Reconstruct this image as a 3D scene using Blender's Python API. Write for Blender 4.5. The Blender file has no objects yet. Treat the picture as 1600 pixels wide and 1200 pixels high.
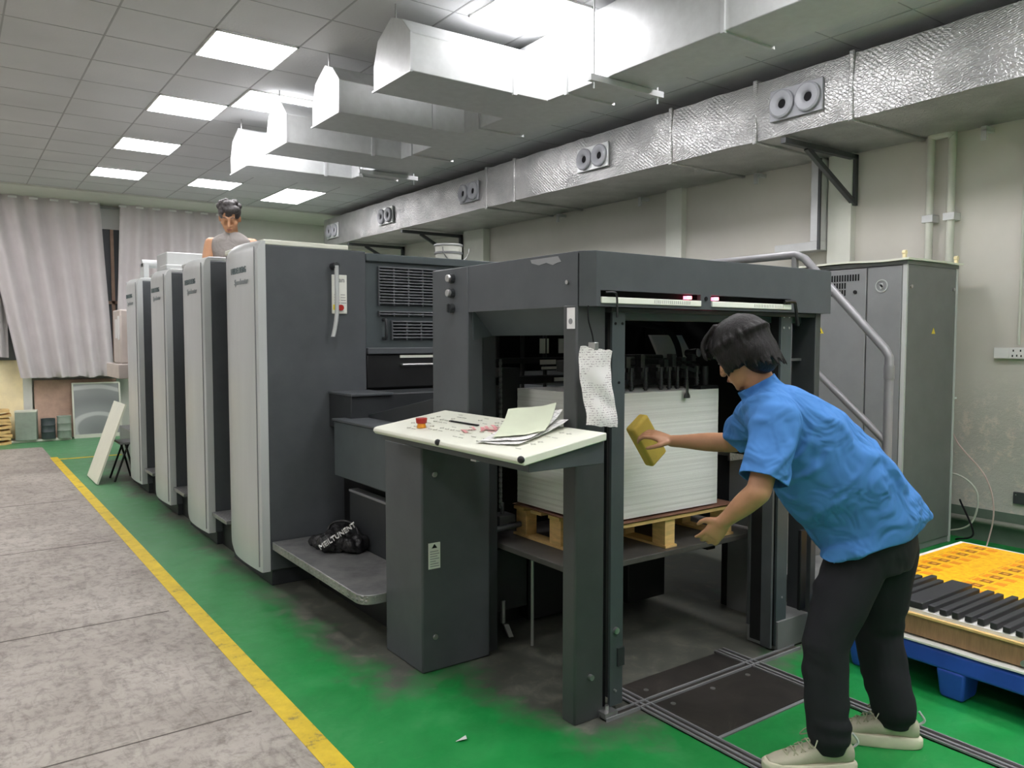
import bpy, bmesh, math, random
from mathutils import Vector, Matrix, noise
random.seed(7)
S = bpy.context.scene
COL = S.collection
R = math.radians
# ------------------------------------------------------------------ camera, world, exposure
cd = bpy.data.cameras.new('camera'); cam = bpy.data.objects.new('camera', cd); COL.objects.link(cam)
cd.sensor_width = 36; cd.lens = 36*1235/1600; cd.clip_start = .05; cd.clip_end = 100
cam.location = (0, 0, 1.6); cam.rotation_euler = (R(90-3.2), 0, R(-35.6)); S.camera = cam
w = bpy.data.worlds.new('world'); S.world = w; w.use_nodes = True
w.node_tree.nodes['Background'].inputs[0].default_value = (.75, .85, 1, 1)
w.node_tree.nodes['Background'].inputs[1].default_value = .4
S.view_settings.view_transform = 'Standard'; S.view_settings.look = 'None'
S.view_settings.gamma = 1; S.view_settings.use_curve_mapping = False
S.view_settings.exposure = 1.5
PANEL_STRENGTH = 9.0
CEIL = 3.85
TX, TY = .63, .62                      # ceiling tile pitch
# ------------------------------------------------------------------ materials
def lin(c): return tuple(((v/255)/12.92 if v/255 <= .04045 else ((v/255+.055)/1.055)**2.4) for v in c)
class NT:
    def __init__(s, name):
        s.m = bpy.data.materials.new(name); s.m.use_nodes = True; s.t = s.m.node_tree
        s.b = s.t.nodes['Principled BSDF']
    def n(s, typ, **kw):
        nd = s.t.nodes.new(typ)
        for k, v in kw.items():
            if k.startswith('i_'):
                key = k[2:].replace('_', ' ')
                nd.inputs[int(key) if key.isdigit() else key].default_value = v
            else: setattr(nd, k, v)
        return nd
    def l(s, a, b): s.t.links.new(a, b)
    def coords(s, scale=(1, 1, 1), rot=(0, 0, 0)):
        tc = s.n('ShaderNodeTexCoord'); mp = s.n('ShaderNodeMapping')
        mp.inputs['Scale'].default_value = scale; mp.inputs['Rotation'].default_value = rot
        s.l(tc.outputs['Object'], mp.inputs[0]); return mp.outputs[0]
    def noise(s, vec, scale=5, detail=4, rough=.6, dist=0):
        x = s.n('ShaderNodeTexNoise'); x.inputs['Scale'].default_value = scale; x.inputs['Detail'].default_value = detail
        x.inputs['Roughness'].default_value = rough; x.inputs['Distortion'].default_value = dist; s.l(vec, x.inputs['Vector']); return x.outputs[0]
    def ramp(s, fac, stops):
        r = s.n('ShaderNodeValToRGB'); e = r.color_ramp.elements
        while len(e) < len(stops): e.new(.5)
        for q, (p, c) in zip(e, stops): q.position = p; q.color = (*(c if len(c) == 3 else c[:3]), 1)
        s.l(fac, r.inputs[0]); return r.outputs[0]
    def mix(s, fac, a, b, mode='MIX'):
        m = s.n('ShaderNodeMix', data_type='RGBA', blend_type=mode)
        for i, v in ((0, fac), (6, a), (7, b)):
            if isinstance(v, (int, float)): m.inputs[i].default_value = v
            elif isinstance(v, tuple): m.inputs[i].default_value = (*v[:3], 1)
            else: s.l(v, m.inputs[i])
        return m.outputs[2]
    def math(s, op, a, b=None):
        m = s.n('ShaderNodeMath', operation=op)
        for i, v in ((0, a), (1, b)):
            if v is None: continue
            if isinstance(v, (int, float)): m.inputs[i].default_value = v
            else: s.l(v, m.inputs[i])
        return m.outputs[0]
    def bump(s, h, strength=.3, dist=.01):
        b = s.n('ShaderNodeBump'); b.inputs['Strength'].default_value = strength; b.inputs['Distance'].default_value = dist
        s.l(h, b.inputs['Height']); s.l(b.outputs[0], s.b.inputs['Normal'])
    def base(s, v):
        if isinstance(v, tuple): s.b.inputs['Base Color'].default_value = (*v, 1)
        else: s.l(v, s.b.inputs['Base Color'])
    def set(s, rough=.5, metal=0, spec=.5):
        s.b.inputs['Roughness'].default_value = rough; s.b.inputs['Metallic'].default_value = metal
        s.b.inputs['Specular IOR Level'].default_value = spec; return s
def mottled(name, c, var=.12, rough=.5, metal=0, scale=6, bump=0, stretch=(1, 1, 1), spec=.5, bscale=80, bdist=.002):
    t = NT(name).set(rough, metal, spec); c = lin(c)
    v = t.coords(stretch); nz = t.noise(v, scale, 5)
    a = tuple(min(1, x*(1-var)) for x in c); b = tuple(min(1, x*(1+var)) for x in c)
    t.base(t.ramp(nz, [(.3, a), (.7, b)]))
    if bump: t.bump(t.noise(v, bscale, 3), bump, bdist)
    return t.m
M = {}
M['dark'] = mottled('dark_grey_machine_paint', (76, 80, 83), .1, .5, spec=.4)
M['darker'] = mottled('black_grey_machine_paint', (50, 53, 55), .12, .5, spec=.35)
M['slate'] = mottled('slate_grey_machine_paint', (72, 80, 82), .1, .45, spec=.4)
M['black'] = mottled('oily_black_metal', (24, 25, 26), .3, .45, spec=.4)
M['blackmatte'] = mottled('matte_black', (20, 20, 22), .2, .8, spec=.2)
M['cover'] = mottled('light_grey_cover_paint', (188, 192, 190), .05, .32, stretch=(1, 1, .15))
M['cab'] = mottled('mid_grey_cabinet_paint', (134, 136, 137), .07, .42)
M['cabside'] = mottled('cabinet_side_paint', (112, 114, 113), .07, .5)
M['tube'] = mottled('grey_painted_tube', (140, 140, 142), .08, .4, .2)
M['steel'] = mottled('brushed_steel', (185, 185, 185), .1, .35, .9)
M['galv'] = mottled('galvanised_sheet', (196, 199, 198), .06, .42, .25, scale=14, bump=.15, bscale=60)
M['galvtop'] = mottled('galvanised_flange', (200, 202, 202), .06, .4, .4)
M['whiteboard'] = mottled('off_white_laminate', (222, 224, 214), .05, .5)
M['cream'] = mottled('cream_white_panel', (226, 228, 212), .03, .45)
M['white'] = mottled('white_plastic', (228, 228, 226), .02, .4)
M['lightbar'] = mottled('white_scale_bar', (235, 238, 225), .02, .3)
M['red'] = mottled('red_plastic', (170, 40, 30), .05, .35)
M['orange'] = mottled('amber_plastic', (225, 150, 40), .05, .35)
M['yellow'] = mottled('yellow_plastic', (225, 205, 60), .05, .4)
M['wood'] = mottled('pine_wood', (222, 186, 122), .2, .7, scale=9, stretch=(1, 1, 6))
M['woodgrey'] = mottled('stained_plywood', (150, 118, 84), .2, .7, scale=9, stretch=(1, 6, 1))
M['kraft'] = mottled('brown_kraft_paper', (130, 92, 72), .15, .8)
M['blue'] = mottled('blue_pallet_plastic', (46, 84, 190), .1, .45)
M['rubber'] = mottled('black_rubber_strip', (44, 45, 48), .25, .55)
M['skin'] = mottled('skin', (178, 132, 100), .08, .5, scale=12)
M['skin2'] = mottled('tanned_skin', (196, 148, 112), .06, .5, scale=12)
M['bagblack'] = mottled('black_nylon', (20, 20, 21), .3, .4, bump=.6, bscale=25, bdist=.02)
M['greypipe'] = mottled('painted_pipe', (196, 198, 186), .06, .5)
M['wallpipe'] = mottled('dusty_grey_pipe', (130, 132, 122), .15, .6)
M['beige'] = mottled('beige_machine_paint', (196, 186, 178), .06, .5)
M['curtain'] = mottled('pale_curtain_cloth', (206, 200, 200), .05, .9, scale=3, bump=.2, bscale=200)
M['brown'] = mottled('worn_brown_board', (196, 166, 146), .15, .8)
M['straw'] = mottled('yellowish_board', (242, 228, 182), .08, .8)
M['bluegrey'] = mottled('grey_green_carton', (150, 162, 148), .12, .7)
M['hairm'] = None

# hair: fine streaks
t = NT('black_hair').set(.5, 0, .3); v = t.coords((60, 60, 6)); nz = t.noise(v, 3, 4, .6, .5)
t.base(t.ramp(nz, [(.3, lin((12, 11, 12))), (.75, lin((24, 20, 19)))])); t.bump(nz, .6, .006); M['hairm'] = t.m
t = NT('greyish_black_hair').set(.5, 0, .5); v = t.coords((50, 50, 12)); nz = t.noise(v, 3, 4, .6, .8)
t.base(t.ramp(nz, [(.3, lin((30, 29, 30))), (.75, lin((88, 84, 82)))])); t.bump(nz, .6, .006); M['hair2'] = t.m
# cloths
def cloth(name, c, scale=18, bd=.01, var=.06, rough=.85):
    t = NT(name).set(rough, 0, .2); v = t.coords((1, 1, 1)); c = lin(c)
    n1 = t.noise(v, 4, 4); t.base(t.ramp(n1, [(.3, tuple(x*(1-var) for x in c)), (.7, tuple(x*(1+var) for x in c))]))
    n2 = t.noise(v, scale, 2, .5, 1.2); t.bump(n2, .8, bd); return t.m
M['shirt'] = cloth('blue_cotton', (74, 128, 192), 7, .05)
M['pants'] = cloth('black_jersey', (38, 38, 42), 5, .008)
M['shirt2'] = cloth('grey_cotton', (150, 146, 142), 9, .02)
M['jeans'] = cloth('dark_denim', (50, 55, 68))
M['shoe'] = mottled('grey_sneaker_knit', (176, 172, 152), .15, .8, bump=.3, bscale=120)
M['sole'] = mottled('cream_sole_foam', (205, 200, 178), .12, .7)
M['lace'] = mottled('grey_lace', (165, 165, 140), .1, .8)
M['sponge'] = mottled('yellow_brown_sponge', (186, 162, 72), .12, .85, bump=.4, bscale=60)
# emission
def emis(name, c, s):
    t = NT(name); t.b.inputs['Emission Color'].default_value = (*c, 1); t.b.inputs['Emission Strength'].default_value = s
    t.base((.9, .9, .9)); return t.m
M['panel'] = emis('lit_diffuser', (1, .965, 1.0), PANEL_STRENGTH)
M['led'] = emis('red_indicator', (1, .12, .2), 2.0)
# glass
t = NT('window_glass').set(.05); t.base((.35, .37, .4)); t.b.inputs['Transmission Weight'].default_value = .6; M['glass'] = t.m
t = NT('clear_plastic').set(.15); t.base((.9, .92, .9)); t.b.inputs['Transmission Weight'].default_value = .6; M['clear'] = t.m
# paper stacks
t = NT('stacked_white_paper').set(.75, 0, .2); v = t.coords((.6, .6, 160)); nz = t.noise(v, 2, 5, .7)
t.base(t.ramp(nz, [(.25, lin((214, 213, 207))), (.6, lin((236, 236, 231)))])); t.bump(nz, .4, .002); M['pile'] = t.m
t = NT('handwritten_paper').set(.8, 0, .2); v = t.coords((1, 1, 1))
wv = t.n('ShaderNodeTexWave', wave_type='BANDS', bands_direction='Z'); wv.inputs['Scale'].default_value = 34; wv.inputs['Distortion'].default_value = 1.5; t.l(v, wv.inputs[0])
nz = t.noise(v, 160, 2); m1 = t.math('GREATER_THAN', wv.outputs[1], .62); m2 = t.math('GREATER_THAN', nz, .53); mm = t.math('MULTIPLY', m1, m2)
n3 = t.noise(v, 7, 1); m3 = t.math('MULTIPLY', mm, t.math('GREATER_THAN', n3, .42))
t.base(t.mix(m3, lin((236, 232, 230)), lin((176, 164, 168)))); M['note'] = t.m
t = NT('printed_form').set(.7, 0, .2); v = t.coords((1, 1, 1)); b = t.n('ShaderNodeTexBrick'); b.inputs['Scale'].default_value = 9; b.inputs['Mortar Size'].default_value = .012
b.inputs['Color1'].default_value = (*lin((236, 236, 232)), 1); b.inputs['Color2'].default_value = (*lin((226, 226, 222)), 1); b.inputs['Mortar'].default_value = (*lin((150, 150, 150)), 1)
t.l(v, b.inputs[0]); t.base(b.outputs[0]); M['form'] = t.m
# ceiling tile: light pimpled metal tile
t = NT('ceiling_tile').set(.55, 0, .4); v = t.coords()
n1 = t.noise(v, .8, 3); nb = t.n('ShaderNodeTexVoronoi'); nb.inputs['Scale'].default_value = 45; t.l(v, nb.inputs[0])
t.base(t.ramp(n1, [(.3, lin((196, 197, 198))), (.7, lin((210, 210, 211)))])); t.bump(nb.outputs[0], .3, .004); M['ceil'] = t.m
M['ceilgrid'] = mottled('ceiling_joint', (165, 165, 166), .05, .6)
# concrete
t = NT('worn_concrete').set(.55, 0, .35); v = t.coords()
n1 = t.noise(v, 1.1, 7, .65, .3); n2 = t.noise(v, 14, 8, .75); n3 = t.noise(t.coords((3, 1, 1)), 5, 6, .7, 1.5)
c1 = t.ramp(n1, [(.3, lin((142, 134, 126))), (.7, lin((184, 178, 168)))])
c2 = t.ramp(n2, [(.36, lin((112, 105, 98))), (.52, lin((255, 255, 255)))])
c3 = t.ramp(n3, [(.34, lin((150, 146, 140))), (.5, (1, 1, 1)), (.7, (1, 1, 1)), (.75, (1.0, 1.0, 1.0))])
t.base(t.mix(.4, t.mix(.45, c1, c2, 'MULTIPLY'), c3, 'MULTIPLY')); t.bump(n2, .15, .003); M['concrete'] = t.m
# green epoxy floor with dust gathered round the machine feet (dirt with its own outline)
t = NT('green_epoxy_floor').set(.26, 0, .5)
geo = t.coords(); sep = t.n('ShaderNodeSeparateXYZ'); t.l(geo, sep.inputs[0])
n1 = t.noise(geo, 1.6, 6, .65, .4); n2 = t.noise(geo, 9, 8, .72, .6)
green = t.ramp(n1, [(.3, lin((18, 128, 56))), (.55, lin((26, 142, 66))), (.8, lin((76, 160, 96)))])
# distance to footprints of the press (boxes) -> dust mask
def boxd(x0, x1, y0, y1):
    dx = t.math('MAXIMUM', t.math('SUBTRACT', x0, sep.outputs[0]), t.math('SUBTRACT', sep.outputs[0], x1))
    dy = t.math('MAXIMUM', t.math('SUBTRACT', y0, sep.outputs[1]), t.math('SUBTRACT', sep.outputs[1], y1))
    return t.math('MAXIMUM', dx, dy)
d = t.math('MINIMUM', boxd(1.72, 5.2, 3.3, 11.5), boxd(2.12, 3.9, 2.40, 3.6))
d = t.math('ADD', d, t.math('MULTIPLY', t.math('SUBTRACT', n1, .5), -.75))
d = t.math('ADD', d, t.math('MULTIPLY', t.math('SUBTRACT', n2, .5), -.3))
mask = t.ramp(d, [(.0, (1, 1, 1)), (.24, (0, 0, 0))])
dust = t.ramp(n2, [(.3, lin((66, 68, 62))), (.5, lin((86, 88, 80))), (.7, lin((116, 116, 104)))])
scr = t.ramp(t.noise(t.coords((1, 3, 1), (0, 0, .6)), 6, 8, .8, 1), [(.62, (0, 0, 0)), (.72, (.45, .45, .45))])
col = t.mix(scr, green, lin((130, 170, 130)))
far_light = t.n('ShaderNodeMapRange'); far_light.inputs['From Min'].default_value = 3.6; far_light.inputs['From Max'].default_value = 6.5; t.l(sep.outputs[1], far_light.inputs[0])
worn = t.math('MULTIPLY', far_light.outputs[0], .55)  # green made paler with distance, standing in for stronger light at the back
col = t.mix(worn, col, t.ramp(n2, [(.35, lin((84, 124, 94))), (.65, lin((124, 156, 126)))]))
t.base(t.mix(mask, col, dust))
t.l(t.ramp(n2, [(.3, (.33, .33, .33)), (.7, (.6, .6, .6))]), t.b.inputs['Roughness']); M['green'] = t.m
t = NT('worn_yellow_paint').set(.5); v = t.coords(); n1 = t.noise(v, 9, 8, .75)
t.base(t.ramp(n1, [(.33, lin((140, 120, 70))), (.42, lin((214, 184, 40))), (.7, lin((236, 206, 50)))])); M['yline'] = t.m
t = NT('dirty_wall_paint').set(.7, 0, .3); v = t.coords(); n1 = t.noise(v, .9, 6, .6); n2 = t.noise(v, 6, 9, .8); sp = t.n('ShaderNodeSeparateXYZ'); t.l(v, sp.inputs[0])
c = t.ramp(n1, [(.3, lin((198, 196, 186))), (.7, lin((210, 207, 199)))])
low = t.n('ShaderNodeMapRange'); low.inputs['From Min'].default_value = 1.35; low.inputs['From Max'].default_value = .9; t.l(sp.outputs[2], low.inputs[0])
n2b = t.math('MULTIPLY', t.ramp(n2, [(.52, (0, 0, 0)), (.6, (1, 1, 1))]), low.outputs[0])
t.base(t.mix(n2b, c, lin((226, 216, 204)))); t.bump(t.math('MULTIPLY', n2, low.outputs[0]), .8, .03); M['wall'] = t.m
M['wallplain'] = mottled('plain_wall_paint', (214, 216, 206), .03, .7)
M['dado'] = mottled('green_skirting_paint', (96, 112, 98), .15, .6)
# foil insulation
def foil(name, s1, s2):
    t = NT(name).set(.34, .72); v = t.coords(); t.base(t.ramp(t.noise(v, 3, 4), [(.3, lin((158, 159, 158))), (.7, lin((190, 190, 188)))]))
    a = t.n('ShaderNodeTexWave', wave_type='BANDS', bands_direction='DIAGONAL'); a.inputs['Scale'].default_value = s1; a.inputs['Distortion'].default_value = 3; a.inputs['Detail'].default_value = 3; a.inputs['Detail Scale'].default_value = 3; t.l(t.coords((1, 1, -1.2)), a.inputs[0])
    b = t.n('ShaderNodeTexWave', wave_type='BANDS', bands_direction='DIAGONAL'); b.inputs['Scale'].default_value = s2; b.inputs['Distortion'].default_value = 3; b.inputs['Detail'].default_value = 3; b.inputs['Detail Scale'].default_value = 3; t.l(t.coords((1, .7, 2.2)), b.inputs[0])
    vo = t.n('ShaderNodeTexVoronoi', feature='DISTANCE_TO_EDGE'); vo.inputs['Scale'].default_value = 26; t.l(t.coords((1, 1, 1.6)), vo.inputs[0])
    cr_ = t.ramp(vo.outputs[0], [(.0, (1, 1, 1)), (.12, (0, 0, 0))])
    sel = t.ramp(t.noise(v, 2.2, 2), [(.47, (0, 0, 0)), (.53, (1, 1, 1))])
    h = t.mix(sel, a.outputs[0], b.outputs[0]); h2 = t.mix(.45, h, cr_); h3 = t.mix(.35, h2, t.noise(v, 30, 6, .75))
    t.bump(h3, .8, .006); return t.m
M['foil'] = foil('aluminium_foil_wrap', 15, 17)
M['foilgrey'] = mottled('duct_vent_grey', (150, 152, 156), .05, .45)
# yellow printed sheet
t = NT('yellow_printed_sheet').set(.45, 0, .4); v = t.coords()
n1 = t.noise(t.coords((1, 1, 1)), 30, 5, .7); ck = t.ramp(n1, [(.4, lin((236, 170, 20))), (.6, lin((250, 200, 24)))])
t.base(ck); M['ysheet'] = t.m
M['yprint'] = mottled('brown_print_ink', (150, 84, 24), .2, .5); M['yprint2'] = mottled('orange_print_ink', (232, 140, 26), .1, .5)
# metal plate with swirls
t = NT('scratched_metal_plate').set(.3, .3); v = t.coords((1, 1, 1))
mg = t.n('ShaderNodeTexWave', wave_type='RINGS', rings_direction='SPHERICAL'); mg.inputs['Scale'].default_value = .55; mg.inputs['Distortion'].default_value = 9; mg.inputs['Detail'].default_value = 1; t.l(v, mg.inputs[0])
t.base(t.ramp(mg.outputs[0], [(.0, lin((150, 154, 152))), (.93, lin((170, 174, 172))), (.985, lin((215, 218, 214)))])); M['swirl'] = t.m
# checker plate
t = NT('worn_tread_plate').set(.42, .55); v = t.coords((1, 1, 1), (0, 0, .785))
vo = t.n('ShaderNodeTexVoronoi'); vo.inputs['Scale'].default_value = 46; vo.inputs['Randomness'].default_value = .35; t.l(t.coords((1, .55, 1), (0, 0, .785)), vo.inputs[0])
nn = t.noise(v, 6, 6); t.base(t.ramp(nn, [(.3, lin((120, 122, 122))), (.7, lin((166, 166, 164)))]))
t.bump(t.ramp(vo.outputs[0], [(.2, (1, 1, 1)), (.4, (0, 0, 0))]), .7, .004); M['tread'] = t.m
t = NT('oiled_steel_plate').set(.42, .3); v = t.coords(); nn = t.noise(v, 3, 7, .7, 1); t.base(t.ramp(nn, [(.3, lin((44, 42, 40))), (.6, lin((66, 62, 58))), (.75, lin((112, 108, 98)))])); M['oiled'] = t.m

# ------------------------------------------------------------------ mesh helpers
class MB:
    def __init__(s): s.v = []; s.f = []
    def add(s, vs, fs):
        o = len(s.v); s.v += [Vector(p) for p in vs]; s.f += [tuple(i+o for i in f) for f in fs]; return s
    def box(s, x0, x1, y0, y1, z0, z1):
        return s.add([(x0, y0, z0), (x1, y0, z0), (x1, y1, z0), (x0, y1, z0), (x0, y0, z1), (x1, y0, z1), (x1, y1, z1), (x0, y1, z1)],
                     [(0, 3, 2, 1), (4, 5, 6, 7), (0, 1, 5, 4), (1, 2, 6, 5), (2, 3, 7, 6), (3, 0, 4, 7)])
    def obox(s, c, ax, ay, az):      # oriented box, half vectors
        c = Vector(c); ax, ay, az = Vector(ax), Vector(ay), Vector(az)
        vs = [c+i*ax+j*ay+k*az for k in (-1, 1) for i, j in ((-1, -1), (1, -1), (1, 1), (-1, 1))]
        return s.add(vs, [(0, 3, 2, 1), (4, 5, 6, 7), (0, 1, 5, 4), (1, 2, 6, 5), (2, 3, 7, 6), (3, 0, 4, 7)])
    def prism(s, pts, axis, a, b):   # polygon in the plane normal to axis, extruded a..b
        def P(p, h): return {'x': (h, p[0], p[1]), 'y': (p[0], h, p[1]), 'z': (p[0], p[1], h)}[axis]
        n = len(pts); vs = [P(p, a) for p in pts]+[P(p, b) for p in pts]
        return s.add(vs, [tuple(range(n-1, -1, -1)), tuple(range(n, 2*n))]+[(i, (i+1) % n, n+(i+1) % n, n+i) for i in range(n)])
    def rings(s, rs, cap=True):
        n = len(rs[0]); o = len(s.v); vs = [p for r in rs for p in r]; fs = []
        for k in range(len(rs)-1):
            for i in range(n): fs.append((k*n+i, k*n+(i+1) % n, (k+1)*n+(i+1) % n, (k+1)*n+i))
        if cap: fs.append(tuple(range(n-1, -1, -1))); fs.append(tuple((len(rs)-1)*n+i for i in range(n)))
        return s.add(vs, fs)
    def tube(s, pts, r, n=10, smooth=True):
        pts = [Vector(p) for p in pts]; rr = r if isinstance(r, (list, tuple)) else [r]*len(pts); out = []; up = None
        for i, p in enumerate(pts):
            d = (pts[min(i+1, len(pts)-1)]-pts[max(i-1, 0)]).normalized()
            if up is None: up = Vector((0, 0, 1)) if abs(d.z) < .9 else Vector((1, 0, 0))
            a = d.cross(up).normalized(); up = a.cross(d).normalized()
            k = 1.0
            if 0 < i < len(pts)-1:
                c = (pts[i+1]-p).normalized().dot((p-pts[i-1]).normalized()); k = 1/max(.5, math.sqrt((1+c)/2))
            out.append([p+(a*math.cos(q)+up*math.sin(q))*rr[i]*(k if False else 1) for q in [2*math.pi*j/n for j in range(n)]])
        return s.rings(out)
    def cyl(s, a, b, r, r2=None, n=20): return s.tube([a, b], [r, r if r2 is None else r2], n)
    def ball(s, c, rad, n=12, m=8, rot=None):
        c = Vector(c); rs = []
        rad = (rad,)*3 if isinstance(rad, (int, float)) else rad
        for k in range(1, m):
            th = math.pi*k/m; ring = []
            for i in range(n):
                ph = 2*math.pi*i/n; p = Vector((rad[0]*math.sin(th)*math.cos(ph), rad[1]*math.sin(th)*math.sin(ph), -rad[2]*math.cos(th)))
                ring.append(c+(rot @ p if rot else p))
            rs.append(ring)
        o = len(s.v); s.rings(rs, False)
        q = Vector((0, 0, rad[2])); b = c-(rot @ q if rot else q); tpt = c+(rot @ q if rot else q)
        s.v += [b, tpt]; ib, it = len(s.v)-2, len(s.v)-1
        for i in range(n):
            s.f.append((ib, o+(i+1) % n, o+i)); s.f.append((it, o+(m-2)*n+i, o+(m-2)*n+(i+1) % n))
        return s
    def annulus(s, c, axis, prof, n=28):   # closed (radius, height) profile revolved about axis
        c = Vector(c); ax = Vector(axis).normalized(); u = ax.orthogonal().normalized(); w_ = ax.cross(u); m = len(prof)
        vs = [c+ax*h+(u*math.cos(2*math.pi*i/n)+w_*math.sin(2*math.pi*i/n))*r for i in range(n) for r, h in prof]
        return s.add(vs, [(i*m+j, i*m+(j+1) % m, ((i+1) % n)*m+(j+1) % m, ((i+1) % n)*m+j) for i in range(n) for j in range(m)])
    def quad(s, a, b, c, d): return s.add([a, b, c, d], [(0, 1, 2, 3)])
    def grid(s, fn, nu, nv):
        vs = [fn(i/nu, j/nv) for j in range(nv+1) for i in range(nu+1)]
        return s.add(vs, [(j*(nu+1)+i, j*(nu+1)+i+1, (j+1)*(nu+1)+i+1, (j+1)*(nu+1)+i) for j in range(nv) for i in range(nu)])
    def sheet(s, fn, nu, nv, th=.0015):     # grid with thickness
        g = MB().grid(fn, nu, nv); nrm = (Vector(fn(1, 0))-Vector(fn(0, 0))).cross(Vector(fn(0, 1))-Vector(fn(0, 0))).normalized()*th
        n = len(g.v); o = len(s.v); s.v += g.v+[p-nrm for p in g.v]
        s.f += [tuple(i+o for i in f) for f in g.f]+[tuple(i+o+n for i in reversed(f)) for f in g.f]
        b = [i for i in range(nu+1)]+[(j)*(nu+1)+nu for j in range(1, nv+1)]+[nv*(nu+1)+i for i in range(nu-1, -1, -1)]+[j*(nu+1) for j in range(nv-1, 0, -1)]
        for i in range(len(b)): a1, a2 = b[i], b[(i+1) % len(b)]; s.f.append((o+a2, o+a1, o+a1+n, o+a2+n))
        return s
def root_loc(o):
    while o.parent: o = o.parent
    return o.location
def smooth_mesh(me, ang=40):
    for p in me.polygons: p.use_smooth = True
    try: me.set_sharp_from_angle(angle=R(ang))
    except Exception: pass
def obj(name, mb, mat, parent=None, bevel=0, loc=None, smooth=True, sub=0, ang=40, seg=2):
    off = root_loc(parent) if parent else Vector(loc or (0, 0, 0))
    me = bpy.data.meshes.new(name)
    if isinstance(mb, MB): me.from_pydata([v-off for v in mb.v], [], mb.f)
    else:
        me = mb; me.transform(Matrix.Translation(-off))
    me.validate()
    bm = bmesh.new(); bm.from_mesh(me); bmesh.ops.recalc_face_normals(bm, faces=bm.faces); bm.to_mesh(me); bm.free()
    if smooth: smooth_mesh(me, ang)
    me.materials.append(M[mat] if isinstance(mat, str) else mat)
    o = bpy.data.objects.new(name, me); COL.objects.link(o)
    if parent: o.parent = parent
    else: o.location = off
    if bevel:
        b = o.modifiers.new('bevel', 'BEVEL'); b.width = bevel; b.segments = seg; b.limit_method = 'ANGLE'; b.angle_limit = R(35); b.harden_normals = False
    if sub:
        b = o.modifiers.new('sub', 'SUBSURF'); b.levels = b.render_levels = sub
    return o
def thing(name, label, cat, loc=(0, 0, 0), group=None):
    o = bpy.data.objects.new(name, None); COL.objects.link(o); o.location = loc; o.empty_display_size = .1
    return tag(o, label, cat, group)
def tag(o, label, cat, group=None):
    o['label'] = label; o['category'] = cat
    if group: o['group'] = group
    return o
def struct(name, mb, mat, loc=None, **k):
    o = obj(name, mb, mat, None, loc=loc, **k); o['kind'] = 'structure'; return o
def dup(o, loc=None, label=None, parent=None):
    c = o.copy(); COL.objects.link(c)
    if parent: c.parent = parent
    for ch in list(o.children): dup(ch, None, None, c)
    if loc is not None: c.location = loc
    if label: c['label'] = label
    return c
def text_mb(s, size, origin, ux, uy, depth=.0015, align='LEFT', italic=0):
    cu = bpy.data.curves.new('t', 'FONT'); cu.body = s; cu.size = size; cu.extrude = depth/2; cu.align_x = align; cu.shear = italic
    cu.resolution_u = 2
    o = bpy.data.objects.new('t', cu); COL.objects.link(o); dg = bpy.context.evaluated_depsgraph_get()
    me = bpy.data.meshes.new_from_object(o.evaluated_get(dg)); bpy.data.objects.remove(o); bpy.data.curves.remove(cu)
    ux, uy = Vector(ux), Vector(uy); uz = ux.cross(uy); origin = Vector(origin)
    mb = MB(); mb.add([origin+ux*v.co.x+uy*v.co.y+uz*v.co.z for v in me.vertices], [tuple(p.vertices) for p in me.polygons]); bpy.data.meshes.remove(me); return mb
def join(*ms):
    m = MB()
    for q in ms: m.add(q.v, q.f)
    return m
def organic(mb, voxel, it=4, disp=None, dec=0):
    me = bpy.data.meshes.new('tmp'); me.from_pydata(mb.v, [], mb.f); o = bpy.data.objects.new('tmp', me); COL.objects.link(o)
    bm = bmesh.new(); bm.from_mesh(me); bmesh.ops.recalc_face_normals(bm, faces=bm.faces); bm.to_mesh(me); bm.free()
    r = o.modifiers.new('r', 'REMESH'); r.mode = 'VOXEL'; r.voxel_size = voxel
    if it: q = o.modifiers.new('s', 'SMOOTH'); q.iterations = it; q.factor = .5
    dg = bpy.context.evaluated_depsgraph_get(); out = bpy.data.meshes.new_from_object(o.evaluated_get(dg))
    bpy.data.objects.remove(o)
    if disp:
        ns = [v.normal.copy() for v in out.vertices]
        for v, n in zip(out.vertices, ns): v.co += n*disp(v.co)
    return out

# ------------------------------------------------------------------ room
struct('floor', MB().box(-5, 7, -4, 15.2, -.12, 0), 'green', loc=(0, 0, 0))
struct('floor_aisle', MB().box(-5, 1.12, -4, 13.6, 0, .004), 'concrete', loc=(0, 0, 0))
jm = MB()
for y in (1.95, 3.35, 4.9, 6.9, 8.9): jm.box(-5, 1.02, y-.004, y+.004, .004, .0052)
struct('trim_1', jm, mottled('floor_joint', (92, 86, 80), .1, .8))
struct('trim_2', MB().box(1.10, 1.19, -4, 12.3, 0, .0065), 'yline', loc=(0, 0, 0))
struct('trim_3', MB().box(1.19, 2.4, 12.05, 12.12, 0, .004), 'yline', loc=(0, 0, 0))
struct('wall_right', MB().box(6.68, 6.9, -4, 15.2, 0, 4.1), 'wall', loc=(0, 0, 0))
struct('wall_back', MB().box(-5, 7, 14.85, 15.1, 0, 4.1), 'wallplain', loc=(0, 0, 0))
struct('trim_4', MB().box(-5, 6.68, 13.5, 14.85, 3.825, 3.85), 'wallplain', loc=(0, 0, 0))
struct('wall_left', MB().box(-5.2, -5, -4, 15.2, 0, 4.1), 'wallplain', loc=(0, 0, 0))
struct('wall_front', MB().box(-5, 7, -4.2, -4, 0, 4.1), 'wallplain', loc=(0, 0, 0))
struct('baseboard_right', MB().box(6.67, 6.68, -4, 13.62, 0, .255), 'dado', loc=(0, 0, 0))
struct('ceiling', MB().box(-5, 7, -4, 15.2, CEIL, CEIL+.1), 'ceil', loc=(0, 0, 0))
gm = MB(); x0, y0 = .40, 5.38
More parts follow.
